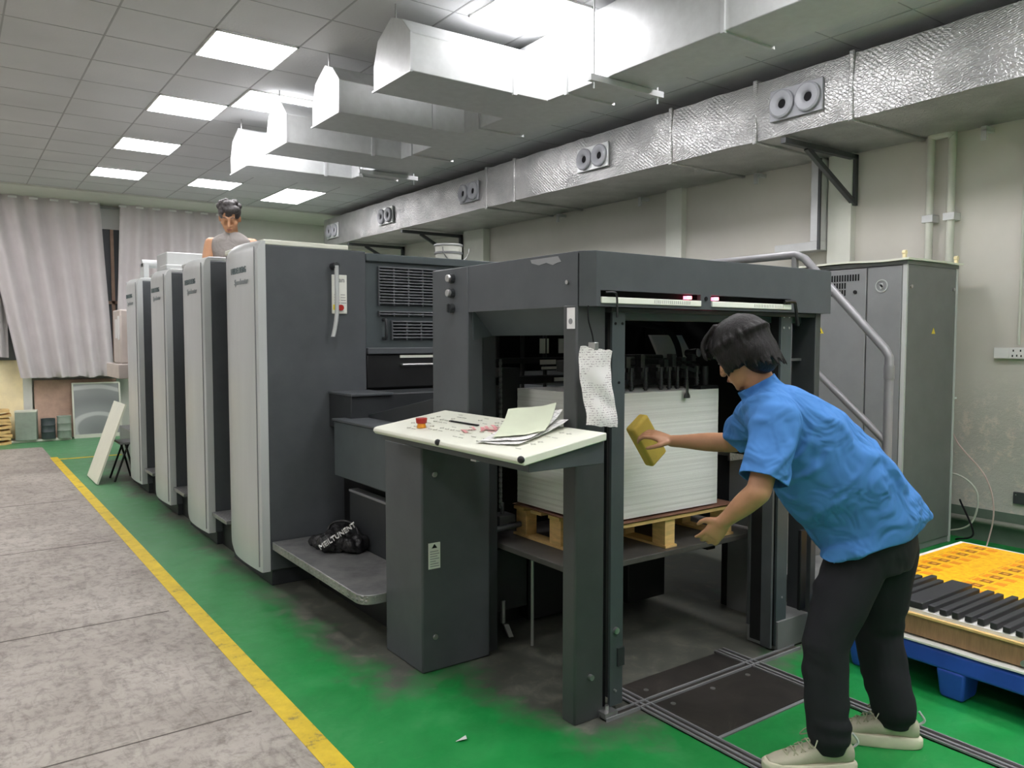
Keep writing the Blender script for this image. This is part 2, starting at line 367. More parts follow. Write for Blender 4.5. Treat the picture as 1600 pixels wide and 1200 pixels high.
xs = [x0+TX*i for i in range(-8, 11)]; ys = [y0+TY*i for i in range(-15, 15)]
for x in xs: gm.box(x-.006, x+.006, -4, 13.55, CEIL-.003, CEIL)
for y in ys: gm.box(-5, 6.68, y-.003, y+.003, CEIL-.002, CEIL)
struct('trim_5', gm, 'ceilgrid')
# pilasters and cable tray on the right wall
struct('trim_6', MB().box(6.60, 6.68, 6.03, 6.26, 0, 3.3), 'wallplain', loc=(0, 0, 0), bevel=.004)
struct('trim_7', MB().box(6.60, 6.68, 4.03, 4.26, 0, 3.6), 'wallplain', loc=(0, 0, 0), bevel=.004)
struct('trim_8', MB().box(6.56, 6.68, 9.9, 10.45, 0, 3.6), 'wallplain', loc=(0, 0, 0), bevel=.004)

# ceiling lights
def ceiling_light(cx, cy, ly, label, vis=True):
    t = thing('ceiling_light', label, 'ceiling light', (cx, cy, CEIL), 'square light panels in the ceiling')
    hx, hy = TX/2-.004, ly/2-.004
    f = MB(); zz = CEIL-.002
    for a in ((-hx, hx, -hy, -hy+.012), (-hx, hx, hy-.012, hy), (-hx, -hx+.012, -hy, hy), (hx-.012, hx, -hy, hy)):
        f.box(cx+a[0], cx+a[1], cy+a[2], cy+a[3], zz-.012, zz)
    obj('frame', f, 'white', t); obj('diffuser', MB().box(cx-hx+.012, cx+hx-.012, cy-hy+.012, cy+hy-.012, zz-.009, zz-.002), 'panel', t)
def cx(i): return x0+TX*(i+.5)
for y, l in ((6.31, 'nearest lit ceiling panel in the left row, largest fully visible one'), (8.17, 'second lit ceiling panel from the camera in the left row'), (10.03, 'third lit ceiling panel in the left row'), (11.89, 'farthest lit ceiling panel in the left row, near the curtains')):
    ceiling_light(cx(2), y, TY, l)
ceiling_light(cx(3), 7.55, TY, 'lit ceiling panel half hidden behind the hanging end of the second branch duct')
ceiling_light(cx(4), 11.89, TY, 'lit ceiling panel above the head of the worker at the rear')
ceiling_light(cx(6), 12.2, TY*2, 'oblong lit ceiling panel at far end, right of the worker at the rear')
ceiling_light(cx(4)+.1, 4.44, TY, 'overexposed lit ceiling panel beside the nearest branch duct')
for i, y in ((4, .5), (4, -1.6), (1, 2.6), (1, .2), (1, -2.2), (-3, 3.2), (-3, .2), (-3, -2.6), (-3, 6.3), (-3, 10), (-2, 9.8), (-2, 12.9), (-4, 12.9), (-6, 8.2), (-6, 2), (6, 7.3), (6, 5.4), (6, 3.55), (6, 1.7), (6, -.1), (6, -1.7), (4, 1.6)):  # unseen panels added to light the near room, foil duct and back wall
    ceiling_light(cx(i), ys[0]+TY*(round((y-ys[0])/TY)+.5), TY, 'unseen ceiling panel added out of view to light the room')

# ------------------------------------------------------------------ galvanised duct with four branches
du = thing('supply_duct', 'galvanised sheet metal ceiling duct with four blunt side branches', 'duct', (3.82, 5, 3.33))
ZB = 3.33
obj('trunk', MB().box(3.61, 4.04, -2.5, 8.52, ZB, 3.80), 'galv', du, bevel=.006)
for y in (-.9, .45, 1.75, 3.0, 4.38, 5.5, 6.65, 7.8): obj('flange', MB().box(3.595, 4.055, y-.012, y+.012, ZB-.012, 3.8), 'galvtop', du)
for k in range(4):
    y = 4.6+1.135*k; ya, yb, yc = y, y+.275, y+.55
    sec = [(ya, ZB), (ya, 3.575), (ya+.13, 3.70), (yb, 3.755), (yc-.07, 3.66), (yc, 3.50), (yc, ZB)]
    b = obj('branch_duct', MB().prism(sec, 'x', 2.495, 3.62), 'galv', du, bevel=.005)
    lip = MB().box(2.485, 2.50, ya-.006, yc+.006, ZB-.006, ZB+.006); lip.box(2.487, 2.502, ya-.006, ya+.008, ZB, 3.575)
    obj('seam_strip', lip, 'galvtop', b); obj('joint_flange', MB().box(3.30, 3.33, ya-.012, ya+.01, ZB-.01, 3.58), 'galvtop', b)
    obj('hanger_rod', MB().cyl((2.53, yb, 3.75), (2.53, yb, CEIL), .006, n=8), 'steel', b)
for y in (1.2, 3.97, 7.5):
    h = MB().cyl((3.50, y, 3.24), (3.50, y, CEIL), .005, n=8); h.cyl((4.09, y, 3.24), (4.09, y, CEIL), .005, n=8); h.box(3.46, 4.13, y-.02, y+.02, 3.285, 3.325)
    obj('trapeze_hanger', h, 'galvtop', du)

# ------------------------------------------------------------------ foil duct along the wall
fd = thing('foil_duct', 'foil-wrapped rectangular air duct running high along the right wall', 'duct', (6.1, 5, 3.26))
def fo(u, v):
    y = -1.5+u*15.1; per = [(6.66, 3.262), (5.60, 3.262), (5.60, 3.738), (6.66, 3.738)]
    s = v*3; i = min(2, int(s)); f = s-i; a, b = per[i], per[i+1]
    x = a[0]+(b[0]-a[0])*f; z = a[1]+(b[1]-a[1])*f
    q = .022*noise.noise(Vector((x*2, y*1.7, z*3)))+.008*noise.noise(Vector((x*8, y*7, z*9)))
    if i == 1: return Vector((x-abs(q)-.012*math.sin(f*math.pi), y, z+q*.4))
    return Vector((x, y, z+(q*.5 if i == 0 else abs(q))))
g = MB().grid(fo, 380, 30)
g.quad(fo(1, 0), fo(1, 1/3), fo(1, 2/3), fo(1, 1)); g.quad(fo(0, 0), fo(0, 1/3), fo(0, 2/3), fo(0, 1)); g.quad(fo(0, 0), fo(1, 0), fo(1, 1), fo(0, 1))
obj('foil_sleeve', g, 'foil', fd, ang=60)
for y in (.5, 1.9, 3.43, 4.30, 5.25, 7.76, 8.36):
    b = MB(); sec = [(5.575, 3.24), (5.575, 3.765), (6.66, 3.765), (6.66, 3.24)]
    b.prism(sec, 'y', y-.022, y+.022); obj('joint_band', b, 'foil', fd, bevel=.01)
for yv, dy in ((3.89, .24), (6.32, .24), (8.72, .22), (11.1, .24), (13.15, .24)):
    zc = 3.5
    pl = MB().box(5.553, 5.575, yv-dy, yv+dy, zc-.125, zc+.125); p = obj('vent_plate', pl, 'foilgrey' if yv in (3.89, 8.72) else 'galv', fd, bevel=.006)
    for s in (-1, 1):
        c = (yv+s*.118); ringp = []
        n_ = obj('round_nozzle', MB().annulus((5.553, c, zc), (-1, 0, 0), [(.112, 0), (.112, .024), (.098, .034), (.055, .03), (.038, .016), (.034, 0)]), 'foilgrey', p)
        obj('nozzle_bore', MB().cyl((5.551, c, zc), (5.545, c, zc), .036, n=24), 'blackmatte', n_)
# brackets
def bracket(y, lab, zt=3.245, drop=.43):
    t = thing('wall_bracket', lab, 'bracket', (6.66, y, 2.85), 'steel brackets under the foil duct')
    obj('arm', MB().box(5.60, 6.66, y-.025, y+.025, zt-.045, zt), 'darkst', t, bevel=.003)
    obj('upright', MB().box(6.615, 6.665, y-.025, y+.025, zt-drop-.02, zt), 'darkst', t, bevel=.003)
    obj('brace', MB().obox(((5.92+6.63)/2, y, zt-.04-(drop-.05)/2), Vector((.355, 0, -(drop-.05)/2)), (0, .02, 0), Vector(((drop-.05)/2, 0, .355)).normalized()*.022), 'darkst', t, bevel=.003)
M['darkp'] = mottled('dark_post_paint', (64, 67, 68), .1, .45)
M['mech'] = mottled('oily_mechanism', (62, 62, 62), .4, .4, .4, scale=20)
M['dustplate'] = mottled('dusty_steel_plate', (92, 90, 86), .25, .5, .3)
M['darkst'] = mottled('dark_angle_iron', (74, 76, 78), .1, .5, .3)
bracket(4.03, 'large dark steel bracket holding up the foil duct, nearest to camera')
bracket(10.66, 'dark steel bracket under the far part of the foil duct')
bracket(12.6, 'small dark bracket at the far end of the foil duct, low beside the press top', 3.245, .4)
# hooks below duct
for y, l in ((5.0, 'small metal clip under the foil duct, nearest the large bracket'), (6.6, 'small metal clip under the foil duct, middle one'), (8.1, 'small metal clip under the foil duct, farthest one'), (2.9, 'short metal clip under the foil duct above the twin pipes'),):
    hk = MB().box(6.52, 6.66, y-.02, y+.02, 3.20, 3.235); hk.box(6.52, 6.54, y-.02, y+.02, 3.13, 3.21)
    tag(obj('mounting_clip', hk, 'galvtop', loc=(6.6, y, 3.15)), l, 'clip', 'clips below the foil duct')
# cable tray
ct = MB().box(6.5, 6.67, 4.27, 4.37, 2.5, 3.24); ct.box(6.5, 6.67, 4.27, 4.75, 2.42, 2.5)
tray = thing('cable_tray', 'L shaped galvanised cable tray on the wall behind the grey cabinet', 'cable tray', (6.6, 4.5, 2.42))
obj('tray_channel', ct, 'galvtop', tray, bevel=.004); obj('tray_edge', MB().box(6.48, 6.5, 4.26, 4.285, 2.42, 3.24), 'darkst', tray)
# wall pipes
pp = thing('twin_wall_pipes', 'pair of painted pipes running down the wall right of the cabinet', 'pipe', (6.6, 3.25, 2.0))
for y in (3.17, 3.34):
    obj('pipe', MB().tube([(6.61, y, 1.0), (6.61, y, 3.26)], .03, 14), 'greypipe', pp)
    obj('pipe_clamp', MB().box(6.572, 6.68, y-.045, y+.045, 2.56, 2.62), 'galvtop', pp, bevel=.003)
obj('elbow', MB().tube([(6.61, 3.17, 3.22), (6.61, 3.20, 3.26), (6.61, 3.34, 3.26)], .036, 14), 'greypipe', pp)
cn = thing('wall_conduit', 'thin white conduit with elbow at the right edge of the wall', 'conduit', (6.66, 2.68, 1.5))
obj('conduit_tube', MB().tube([(6.66, 2.66, 1.56), (6.66, 2.66, 3.2)], .012, 8), 'greypipe', cn)
so = thing('wall_socket', 'white double wall socket box on the wall right of the cabinet', 'socket', (6.64, 2.67, 1.47))
for y, hw in ((2.77, .055), (2.66, .055)):
    b = obj('socket_box', MB().box(6.635, 6.68, y-hw, y+hw, 1.455, 1.54), 'white', so, bevel=.004)
    if y < 2.7:
        s_ = MB()
        for a, c in ((-.025, .02), (.0, -.018), (.025, .02), (-.03, -.02), (.03, -.02)): s_.box(6.632, 6.636, y+a-.004, y+a+.004, 1.497+c-.008, 1.497+c+.008)
        obj('socket_slot', s_, 'blackmatte', b)
s2 = thing('low_wall_outlet', 'dark metal outlet plate low on the wall at the right edge', 'socket', (6.66, 2.6, .39))
obj('plate', MB().box(6.655, 6.68, 2.52, 2.66, .34, .43), 'darkst', s2, bevel=.003); obj('screw', MB().cyl((6.65, 2.64, .41), (6.657, 2.64, .41), .005, n=8), 'steel', s2)
# low pipe run + riser + cables
lp = thing('low_wall_pipe', 'dusty grey pipe running just above the floor along the right wall', 'pipe', (6.6, 3, .12))
obj('pipe_run', MB().tube([(6.62, 5.0, .17), (6.62, -.5, .17)], .022, 12), 'wallpipe', lp)
obj('riser', MB().tube([(6.62, 3.14, .17), (6.62, 3.14, 1.16)], .013, 10), 'wallpipe', lp)
obj('valve', MB().tube([(6.62, 3.14, 1.16), (6.60, 3.14, 1.22), (6.56, 3.12, 1.24)], .02, 10), 'steel', lp)
obj('clip', MB().box(6.6, 6.68, 3.11, 3.17, 1.12, 1.135), 'white', lp)
obj('bracket_foot', MB().box(6.6, 6.66, 2.2, 2.24, 0, .16), 'wallpipe', lp)
def bez(pts, n=12):
    out = []; P = [Vector(p) for p in pts]; P = [P[0]*2-P[1]]+P+[P[-1]*2-P[-2]]
    for i in range(1, len(P)-2):
        for k in range(n):
            q = k/n; a, b, c, d = P[i-1:i+3]
            out.append(.5*((2*b)+(c-a)*q+(2*a-5*b+4*c-d)*q*q+(3*b-a-3*c+d)*q**3))
    out.append(P[-2]); return out
tag(obj('pink_cable', MB().tube(bez([(6.6, 3.14, 1.0), (6.58, 3.05, .78), (6.5, 2.8, .55), (6.48, 2.72, .3), (6.45, 2.75, .02), (6.2, 2.7, .01)]), .006, 6), mottled('pinkish_cable', (200, 176, 168), .05, .5), loc=(6.5, 2.8, 0)), 'thin pinkish cable hanging from the wall valve', 'cable')
tag(obj('white_cable', MB().tube(bez([(6.55, 3.4, .02), (6.52, 3.15, .05), (6.5, 2.9, .15), (6.5, 2.85, .4), (6.5, 3.0, .53), (6.5, 3.25, .5)]), .007, 6), 'greypipe', loc=(6.5, 3, 0)), 'pale looped cable on the floor beside the cabinet', 'cable')
tag(obj('black_cable', MB().tube(bez([(6.5, 2.98, .02), (6.36, 2.93, .05), (6.34, 2.8, .12), (6.45, 2.95, .33), (6.55, 2.99, .3)]), .007, 6), 'blackmatte', loc=(6.5, 3, 0)), 'black looped cable behind the cabinet', 'cable')

# ------------------------------------------------------------------ curtains, window and things at the back
def curtain(xa, xb, zt, zb, sway, lab, seed, dy=0):
    t = thing('curtain', lab, 'curtain', ((xa+xb)/2, 14.45, zb))
    nf = max(3, int((xb-xa)/.25))
    def f(u, v):
        z = zt+(zb-zt)*v; x = xa+(xb-xa)*u+sway(u, v)
        a = .07*(.6+.4*v); y = 14.45+dy+a*math.sin(u*nf*2*math.pi+seed+.6*noise.noise(Vector((u*4, v*1.5, seed))))+.05*noise.noise(Vector((u*5, v*2, seed+5)))
        return Vector((x, y, z+.03*noise.noise(Vector((u*9, 0, seed)))*v+(.0)))
    obj('cloth', MB().sheet(f, nf*14, 24, .004), 'curtain', t, ang=80)
    e = MB()
    for k in range(nf):
        x = xa+(xb-xa)*(k+(.75-seed/6.2832) % 1)/nf; e.obox((x, 14.335, zt-.05), (.06, 0, 0), (0, .006, 0), (0, 0, .015))
    obj('eyelet', e, 'white', t, bevel=.004)['kind'] = 'stuff'
    return t
curtain(-2.2, .80, 3.82, 1.32, lambda u, v: 0, 'shaded grey curtain at the very left edge of the far wall', 2.0, .14)
curtain(.46, 2.12, 3.83, 1.005, lambda u, v: v*(.48*(1-u)+.15*u), 'broad pale curtain on the far wall, left of the window gap', 1.0)
curtain(2.40, 4.20, 3.83, 1.09, lambda u, v: -.12*v*(1-u)**2, 'pale pleated curtain right of the window gap, behind the worker', 4.0)
tag(obj('curtain_rod', MB().cyl((-4, 14.72, 3.78), (4.3, 14.72, 3.78), .012), 'galvtop', loc=(0, 14.72, 3.78)), 'thin metal rod carrying the pale curtains', 'curtain rod')
wn = struct('window_1', MB().box(-.5, 3.9, 14.80, 14.85, 1.05, 3.6), 'glass', loc=(1.5, 14.8, 1.05))
wf = MB()
for x in (-.5, .6, 1.75, 2.30, 2.9, 3.85): wf.box(x, x+.05, 14.76, 14.82, 1.05, 3.5)
for z in (1.05, 2.2, 3.45): wf.box(-.5, 3.6, 14.76, 14.82, z, z+.05)
obj('window_frame', wf, 'brown', wn); obj('blind', MB().box(1.9, 2.9, 14.745, 14.76, 3.44, 3.82), 'white', wn)
tag(obj('yellow_board', MB().obox((.2, 14.72, .66), (.78, 0, 0), (0, .012, .02), (0, .06, .6)), 'straw', loc=(.2, 14.7, 0), bevel=.003), 'yellowish sheet board leaning on the wall below the left curtain', 'board')
struct('trim_9', MB().box(.98, 1.10, 14.7, 14.85, 0, 1.1), 'wallplain', loc=(1, 14.8, 0))
tag(obj('brown_board', MB().obox((1.73, 14.72, .48), (.60, 0, 0), (0, .012, 0), (0, .04, .47)), 'brown', loc=(1.7, 14.7, 0), bevel=.003), 'worn brown board leaning against the back wall under the curtain', 'board')
mp = thing('framed_metal_plate', 'grey scratched metal sheet in thin white frame leaning at the back', 'metal sheet', (2.0, 14.5, 0))
obj('sheet', MB().obox((2.0, 14.55, .46), (.33, 0, 0), (0, .006, 0), (0, .05, .42)), 'swirl', mp)
fr = MB()
for a, b in ((-.345, .0), (.345, .0)): fr.obox((2.0+a, 14.545, .46), (.012, 0, 0), (0, .012, 0), (0, .052, .435))
fr.obox((2.0, 14.595, .89), (.35, 0, 0), (0, .012, 0), (0, 0, .012)); fr.obox((2.0, 14.495, .03), (.35, 0, 0), (0, .012, 0), (0, 0, .03))
obj('frame', fr, 'cream', mp)
tag(obj('low_white_kerb', join(MB().box(-1, 1.6, 14.35, 14.5, 0, .04)), 'cream', loc=(.5, 14.4, 0), bevel=.01), 'low crumbly white strip on the floor in front of the boards', 'kerb')
for (xa, xb, y, h, m, n_, lab) in ((.86, 1.12, 14.4, .44, 'bluegrey', 6, 'grey green carton block, tallest, left of the two dark drums'),):
    c = thing('carton', lab, 'box', ((xa+xb)/2, y, .04)); obj('box_body', MB().obox(((xa+xb)/2, y, .04+h/2), (.14, -.03, 0), (.02, .1, 0), (0, 0, h/2)), m, c, bevel=.006)
    obj('box_lid', MB().obox(((xa+xb)/2, y, .04+h+.01), (.145, -.03, 0), (.02, .105, 0), (0, 0, .012)), 'cream', c)
for x, h, m, lab in ((1.28, .32, 'slate', 'short dark metal drum beside the grey green carton'), (1.50, .35, 'bluegrey', 'short greenish metal drum right of the dark drum')):
    c = thing('small_drum', lab, 'drum', (x, 14.38, .04), 'small drums by the back wall')
    prof = [(.098, 0), (.1, .01), (.1, h*.33), (.105, h*.35), (.1, h*.37), (.1, h*.66), (.105, h*.68), (.1, h*.7), (.1, h-.01), (.103, h), (.09, h), (.088, h-.01)]
    obj('drum_body', MB().rings([[Vector((x+r*math.cos(a), 14.38+r*math.sin(a), .04+z)) for a in [2*math.pi*q/24 for q in range(24)]] for r, z in prof]), m, c)
for k in range(9):
    z = .0+k*.06; dx = random.uniform(-.02, .02)
    tag(obj('cardboard_slab', MB().sheet(lambda u, v, z=z, dx=dx: Vector((.28+dx+u*.5, 14.2+v*.3, z+.045+.012*math.sin(u*7+z*30))), 12, 2, .04), 'wood', loc=(.5, 14.35, z)),
        'wavy brown cardboard slab, %s in the pile at the left edge' % ['lowest', 'second from bottom', 'third from bottom', 'fourth from bottom', 'middle one', 'fourth from top', 'third from top', 'second from top', 'topmost'][k], 'cardboard', 'cardboard slabs piled at the far left')

# ------------------------------------------------------------------ printing units
def unit(y0, lab, first):
    t = thing('printing_unit', lab, 'printing unit', (1.67, y0, 0), 'printing units of the press')
    L = .86
    obj('plinth', MB().box(1.68, 4.9, y0+.01, y0+L-.02, 0, .12), 'darker', t, bevel=.004)
    body = [(1.67, .1), (4.9, .1), (4.9, 2.14), (2.36, 2.17), (1.67, 2.21)]
    obj('side_frame', MB().box(1.665, 2.36 if first else 2.10, y0, y0+L, .1, 2.205), 'dark', t, bevel=.008)
    obj('machine_body', MB().box(2.1 if not first else 2.36, 4.9, y0+.06, y0+L-.02, .1, 2.12), 'darker', t, bevel=.01)
    # curved light cover, profile in plan
    pts = [(1.668, y0-.004), (1.617, y0-.004)]
    for i in range(15):
        q = i/14; pts.append((1.612-.014*math.sin(min(1, q/.75)*math.pi)+.05*max(0, (q-.62)/.38)**1.7, y0+.006+q*(L-.03)))
    pts += [(1.668, y0+L-.01)]
    co = MB(); n = len(pts)
    levels = [(.10, 0), (.13, .0), (2.16, 0), (2.205, .012), (2.228, .03)]
    co.rings([[Vector((min(1.668, x+ins), y, z)) for x, y in pts] for z, ins in levels])
    # rounded bottom far corner
    for v in co.v:
        if v.z < .14: v.z += .07*max(0, (v.y-(y0+L*.55))/(L*.45))**2
        if v.z > 2.15: v.z += .008*math.sin((v.y-y0)/L*math.pi)
    cv = obj('curved_cover', co, 'cover', t, bevel=.006, ang=30)
    obj('seam', MB().box(1.603, 1.61, y0+.03, y0+.034, .13, 2.19), 'cab', cv)
    obj('lettering', text_mb('HEIDELBERG', .058, (1.597, y0+.50, 2.04), (0, -1, 0), (0, 0, 1), .004), 'logo', cv)
    obj('script_lettering', text_mb('Speedmaster', .055, (1.597, y0+.43, 1.965), (0, -1, 0), (0, 0, 1), .004, italic=.3), 'logo2', cv)
    obj('top_lid', MB().prism([(1.66, y0+.02), (2.25, y0+.03), (2.30, y0+L), (1.66, y0+L)], 'z', 2.205, 2.24), 'cream' if first else 'cover', t, bevel=.008)
    return t
M['logo'] = mottled('blue_green_logo_ink', (98, 114, 116), .05, .5); M['logo2'] = mottled('grey_logo_ink', (150, 158, 160), .05, .5)
U = [5.02, 6.30, 7.58, 8.86]
labs = ['printing unit nearest the feeder, with wide dark side, louvred guard and curved pale grey cover', 'second printing unit tower from the feeder, pale curved cover', 'third printing unit tower from the feeder, pale curved cover', 'farthest printing unit tower, pale curved cover with white board leaning on it']
units = [unit(U[0], labs[0], True)]
units.append(unit(U[1], labs[1], False))
for k in (2, 3): units.append(dup(units[1], (1.67, U[k], 0), labs[k]))
# catwalk steps between units (thing each)
for k in range(3):
    y = U[k]+.885; yb = U[k+1]-.005
    s = thing('foot_step', 'small tread plate step in the gap %s' % ['between first and second towers', 'between second and third towers', 'between third and fourth towers'][k], 'step', (1.7, y, 0), 'tread plate steps between the towers')
    obj('tread', MB().box(1.64, 2.3, y, yb, .235, .265), 'tread', s, bevel=.004); obj('support', MB().box(1.72, 2.3, y, yb, 0, .235), 'black', s)
    obj('riser_panel', MB().box(1.92, 4.8, y, yb, .235, 1.03), 'black', s)
u1 = units[0]
# control plate, handle
cp = obj('control_plate', MB().box(2.11, 2.215, 5.008, 5.021, 1.775, 2.035), 'whiteboard', u1, bevel=.002)
obj('plate_lettering', text_mb('oan', .05, (2.125, 5.006, 1.985), (1, 0, 0), (0, 0, 1), .004), 'cab', cp)
tl = MB()
for r_ in range(4):
    for c_ in range(2): tl.box(2.125+c_*.045, 2.155+c_*.045+.003*r_, 5.006, 5.0085, 1.90-.018*r_, 1.903-.018*r_)
obj('printed_lines', tl, 'darker', cp)
obj('button_surround', MB().box(2.115, 2.150, 5.0055, 5.009, 1.80, 1.835), 'yellow', cp)
obj('emergency_button', MB().cyl((2.165, 5.008, 1.815), (2.165, 4.985, 1.815), .02, n=20), 'red', cp, bevel=.003)
hd = MB().sheet(lambda u, v: Vector((2.105+u*.026-.05*max(0, v-.55)**2*3, 4.955-.01*math.sin(u*math.pi)+.0*v, 2.09-.47*v)), 4, 18, .01)
hb = obj('grab_handle', hd, 'cover', u1, ang=60)
obj('handle_mount', MB().cyl((2.118, 5.02, 2.09), (2.118, 4.945, 2.09), .022, n=16), 'darker', hb)
# guard section between unit one and feeder
gs = u1   # the louvred guard is bolted to the first unit
obj('guard_frame', join(MB().box(2.365, 4.85, 5.045, 5.08, 1.53, 2.19), MB().box(2.365, 4.85, 5.02, 5.06, 2.14, 2.195)), 'slate', gs, bevel=.006)
obj('top_rail', MB().box(2.365, 4.85, 5.005, 5.06, 1.50, 1.545), 'dark', gs, bevel=.006)
def louvres(z0, z1, xa, xb, n):
    lb = MB(); dz = (z1-z0)/n
    for i in range(n):
        z = z0+dz*(i+.5); lb.obox(((xa+xb)/2, 5.028, z), ((xb-xa)/2, 0, 0), (0, .013, -.006), (0, .002, .004))
    x = xa
    while x <= xb+.01: lb.box(x-.006, x+.006, 5.018, 5.03, z0, z1); x += .115
    return lb
for (z0, z1, xa, n) in ((1.84, 2.11, 2.46, 13), (1.765, 1.80, 2.46, 2), (1.60, 1.735, 2.56, 6)):
    obj('grille_back', MB().box(xa, 3.6, 5.038, 5.046, z0, z1), 'blackmatte', gs)
    g_ = obj('grille', louvres(z0, z1, xa, 3.6, n), 'dark', gs)
obj('latch_handle', MB().tube(bez([(2.50, 5.045, 1.74), (2.50, 5.0, 1.735), (2.50, 4.99, 1.68), (2.50, 5.0, 1.615), (2.50, 5.045, 1.61)], 5), .012, 8), 'darker', gs)
obj('lower_cover', MB().box(2.365, 4.85, 5.03, 5.09, 1.26, 1.5), 'blackgloss' if 'blackgloss' in M else 'black', gs, bevel=.01)
obj('light_strip', MB().box(2.62, 3.8, 5.022, 5.032, 1.472, 1.492), 'lightbar', gs, bevel=.002)
hb2 = MB().cyl((2.62, 4.99, 1.425), (3.8, 4.99, 1.425), .008, n=8); hb2.cyl((2.63, 4.99, 1.425), (2.63, 5.03, 1.425), .006, n=8)
obj('bar_handle', hb2, 'steel', gs)
obj('inner_body', MB().box(2.37, 4.8, 5.09, 5.1, .1, 2.12), 'darker', gs)
# feedboard
fb = thing('feed_table', 'dark stepped feedboard housing between first tower and feeder column', 'machine table', (2.0, 4.4, 0))
obj('upper_ledge', MB().box(2.08, 3.75, 4.66, 5.015, 1.02, 1.25), 'darker', fb, bevel=.008)
obj('ledge_lip', MB().box(2.075, 2.37, 4.64, 5.015, 1.24, 1.256), 'dark', fb, bevel=.003)
obj('side_box', MB().box(2.0, 3.7, 3.73, 4.75, .735, 1.085), 'slate', fb, bevel=.008)
obj('box_top', MB().box(1.99, 2.4, 3.73, 4.76, 1.085, 1.10), 'dark', fb, bevel=.004)
obj('inclined_board', MB().prism([(3.68, 1.15), (4.66, 1.0), (4.66, 1.12), (3.68, 1.30)], 'x', 2.2, 3.6), 'darker', fb, bevel=.004)
obj('under_frame', MB().box(2.18, 3.7, 3.78, 5.01, .0, .74), 'black', fb)
obj('kick_plate', MB().box(2.09, 2.13, 3.76, 4.72, .28, .63), 'darker', fb, bevel=.004)
obj('kick_plate_lip', MB().box(2.085, 2.15, 3.70, 4.72, .625, .64), 'cab', fb, bevel=.002)
# big tread platform
st = thing('tread_platform', 'wide worn tread plate platform beside the feeder console', 'step', (1.9, 4.3, 0))
r_ = .08; pl = [(1.675, 4.99), (1.675, 3.70+.0)]
arc = [(1.675+r_-r_*math.cos(a), 3.645+r_-r_*math.sin(a)) for a in [i/6*math.pi/2 for i in range(7)]]
pl = [(2.085, 5.0), (1.675, 5.0)]+arc+[(2.085, 3.645)]
obj('tread', MB().prism(pl, 'z', .245, .297), 'tread', st, bevel=.004); obj('support', MB().box(1.95, 2.08, 3.9, 4.9, 0, .245), 'black', st)
# bag on the platform
bag = MB()
rb = random.Random(3)
for c, r0 in (((1.93, 4.56, .36), (.12, .10, .075)), ((2.0, 4.48, .35), (.10, .09, .06)), ((1.88, 4.68, .335), (.06, .07, .045)), ((1.98, 4.62, .40), (.07, .06, .05)), ((1.86, 4.76, .33), (.035, .045, .035))): bag.ball(c, r0, 20, 12)
bm_ = organic(bag, .008, 3, lambda p: .02*noise.noise(p*14)+.012*noise.noise(p*33))
for v in bm_.vertices: v.co.z = max(v.co.z, .2975)
bg = thing('black_bag', 'crumpled black nylon bag with white lettering on the tread platform', 'bag', (1.93, 4.55, .297))
obj('bag_body', bm_, 'bagblack', bg, ang=180)
obj('lettering', text_mb('MEILTUNENT', .042, (1.80, 4.50, .335), Vector((.70, -.30, .48)).normalized(), Vector((-.45, .1, .85)).normalized(), .02), 'white', bg)
obj('strap', MB().tube(bez([(1.92, 4.72, .33), (1.97, 4.74, .42), (2.03, 4.66, .45), (2.06, 4.55, .42), (2.04, 4.45, .34)], 6), .008, 6), 'bagblack', bg)

# ------------------------------------------------------------------ feeder
F = thing('sheet_feeder', 'dark grey sheet feeder frame of the printing press with open front', 'printing press feeder', (2.95, 2.44, 0))
hp = [(2.075, 2.436), (2.122, 2.385), (3.74, 2.385), (3.74, 3.27), (2.075, 3.27)]
hz0, hz1 = 1.735, 1.955
sh = MB()
sh.prism([(2.078, 2.439), (2.124, 2.389), (3.738, 2.389), (3.738, 3.6), (2.078, 3.6)], 'z', 1.945, 1.957)   # top
obj('top_cover', sh, 'dark', F, bevel=.002)
# header shell: left wall, chamfer, front with two slots, right wall
hs = MB()
hs.box(2.075, 2.095, 2.445, 3.27, hz0, 1.95)
hs.prism([(2.075, 2.436), (2.122, 2.385), (2.14, 2.405), (2.095, 2.455)], 'z', hz0, 1.95)
sl = [(2.145, 2.74), (2.81, 3.40)]
zs0, zs1 = 1.752, 1.80
hs.box(2.122, 3.74, 2.385, 2.405, zs1, 1.95); hs.box(2.122, 3.74, 2.385, 2.405, hz0, zs0)
hs.box(2.122, sl[0][0], 2.385, 2.405, zs0, zs1); hs.box(sl[0][1], sl[1][0], 2.385, 2.405, zs0, zs1); hs.box(sl[1][1], 3.74, 2.385, 2.405, zs0, zs1)
hs.box(3.72, 3.74, 2.405, 3.27, hz0, 1.95); hs.box(2.12, 3.72, 2.405, 2.42, zs1+.01, 1.95)
hd_ = obj('header_housing', hs, 'dark', F)
obj('slot_recess', MB().box(2.13, 3.5, 2.43, 2.44, 1.74, 1.81), 'blackmatte', hd_)
obj('header_base', MB().box(2.13, 3.72, 2.44, 3.2, 1.735, 1.75), 'darker', hd_)
for a, b in sl:
    s_ = obj('scale_bar', MB().box(a+.002, b-.002, 2.378, 2.40, 1.748, 1.773), 'lightbar', hd_, bevel=.002)
    tk = MB(); x = a+.3
    while x < a+.52: tk.box(x, x+.0015, 2.3765, 2.3785, 1.754, 1.768); x += .012
    obj('tick_marks', tk, 'cab', s_)
for x in (2.68, 2.86): obj('indicator_lamp', MB().box(x-.014, x+.014, 2.395, 2.42, 1.779, 1.793), 'led', hd_)
obj('lock_hole', MB().cyl((2.775, 2.386, 1.783), (2.775, 2.382, 1.783), .01, n=16), 'blackmatte', hd_)
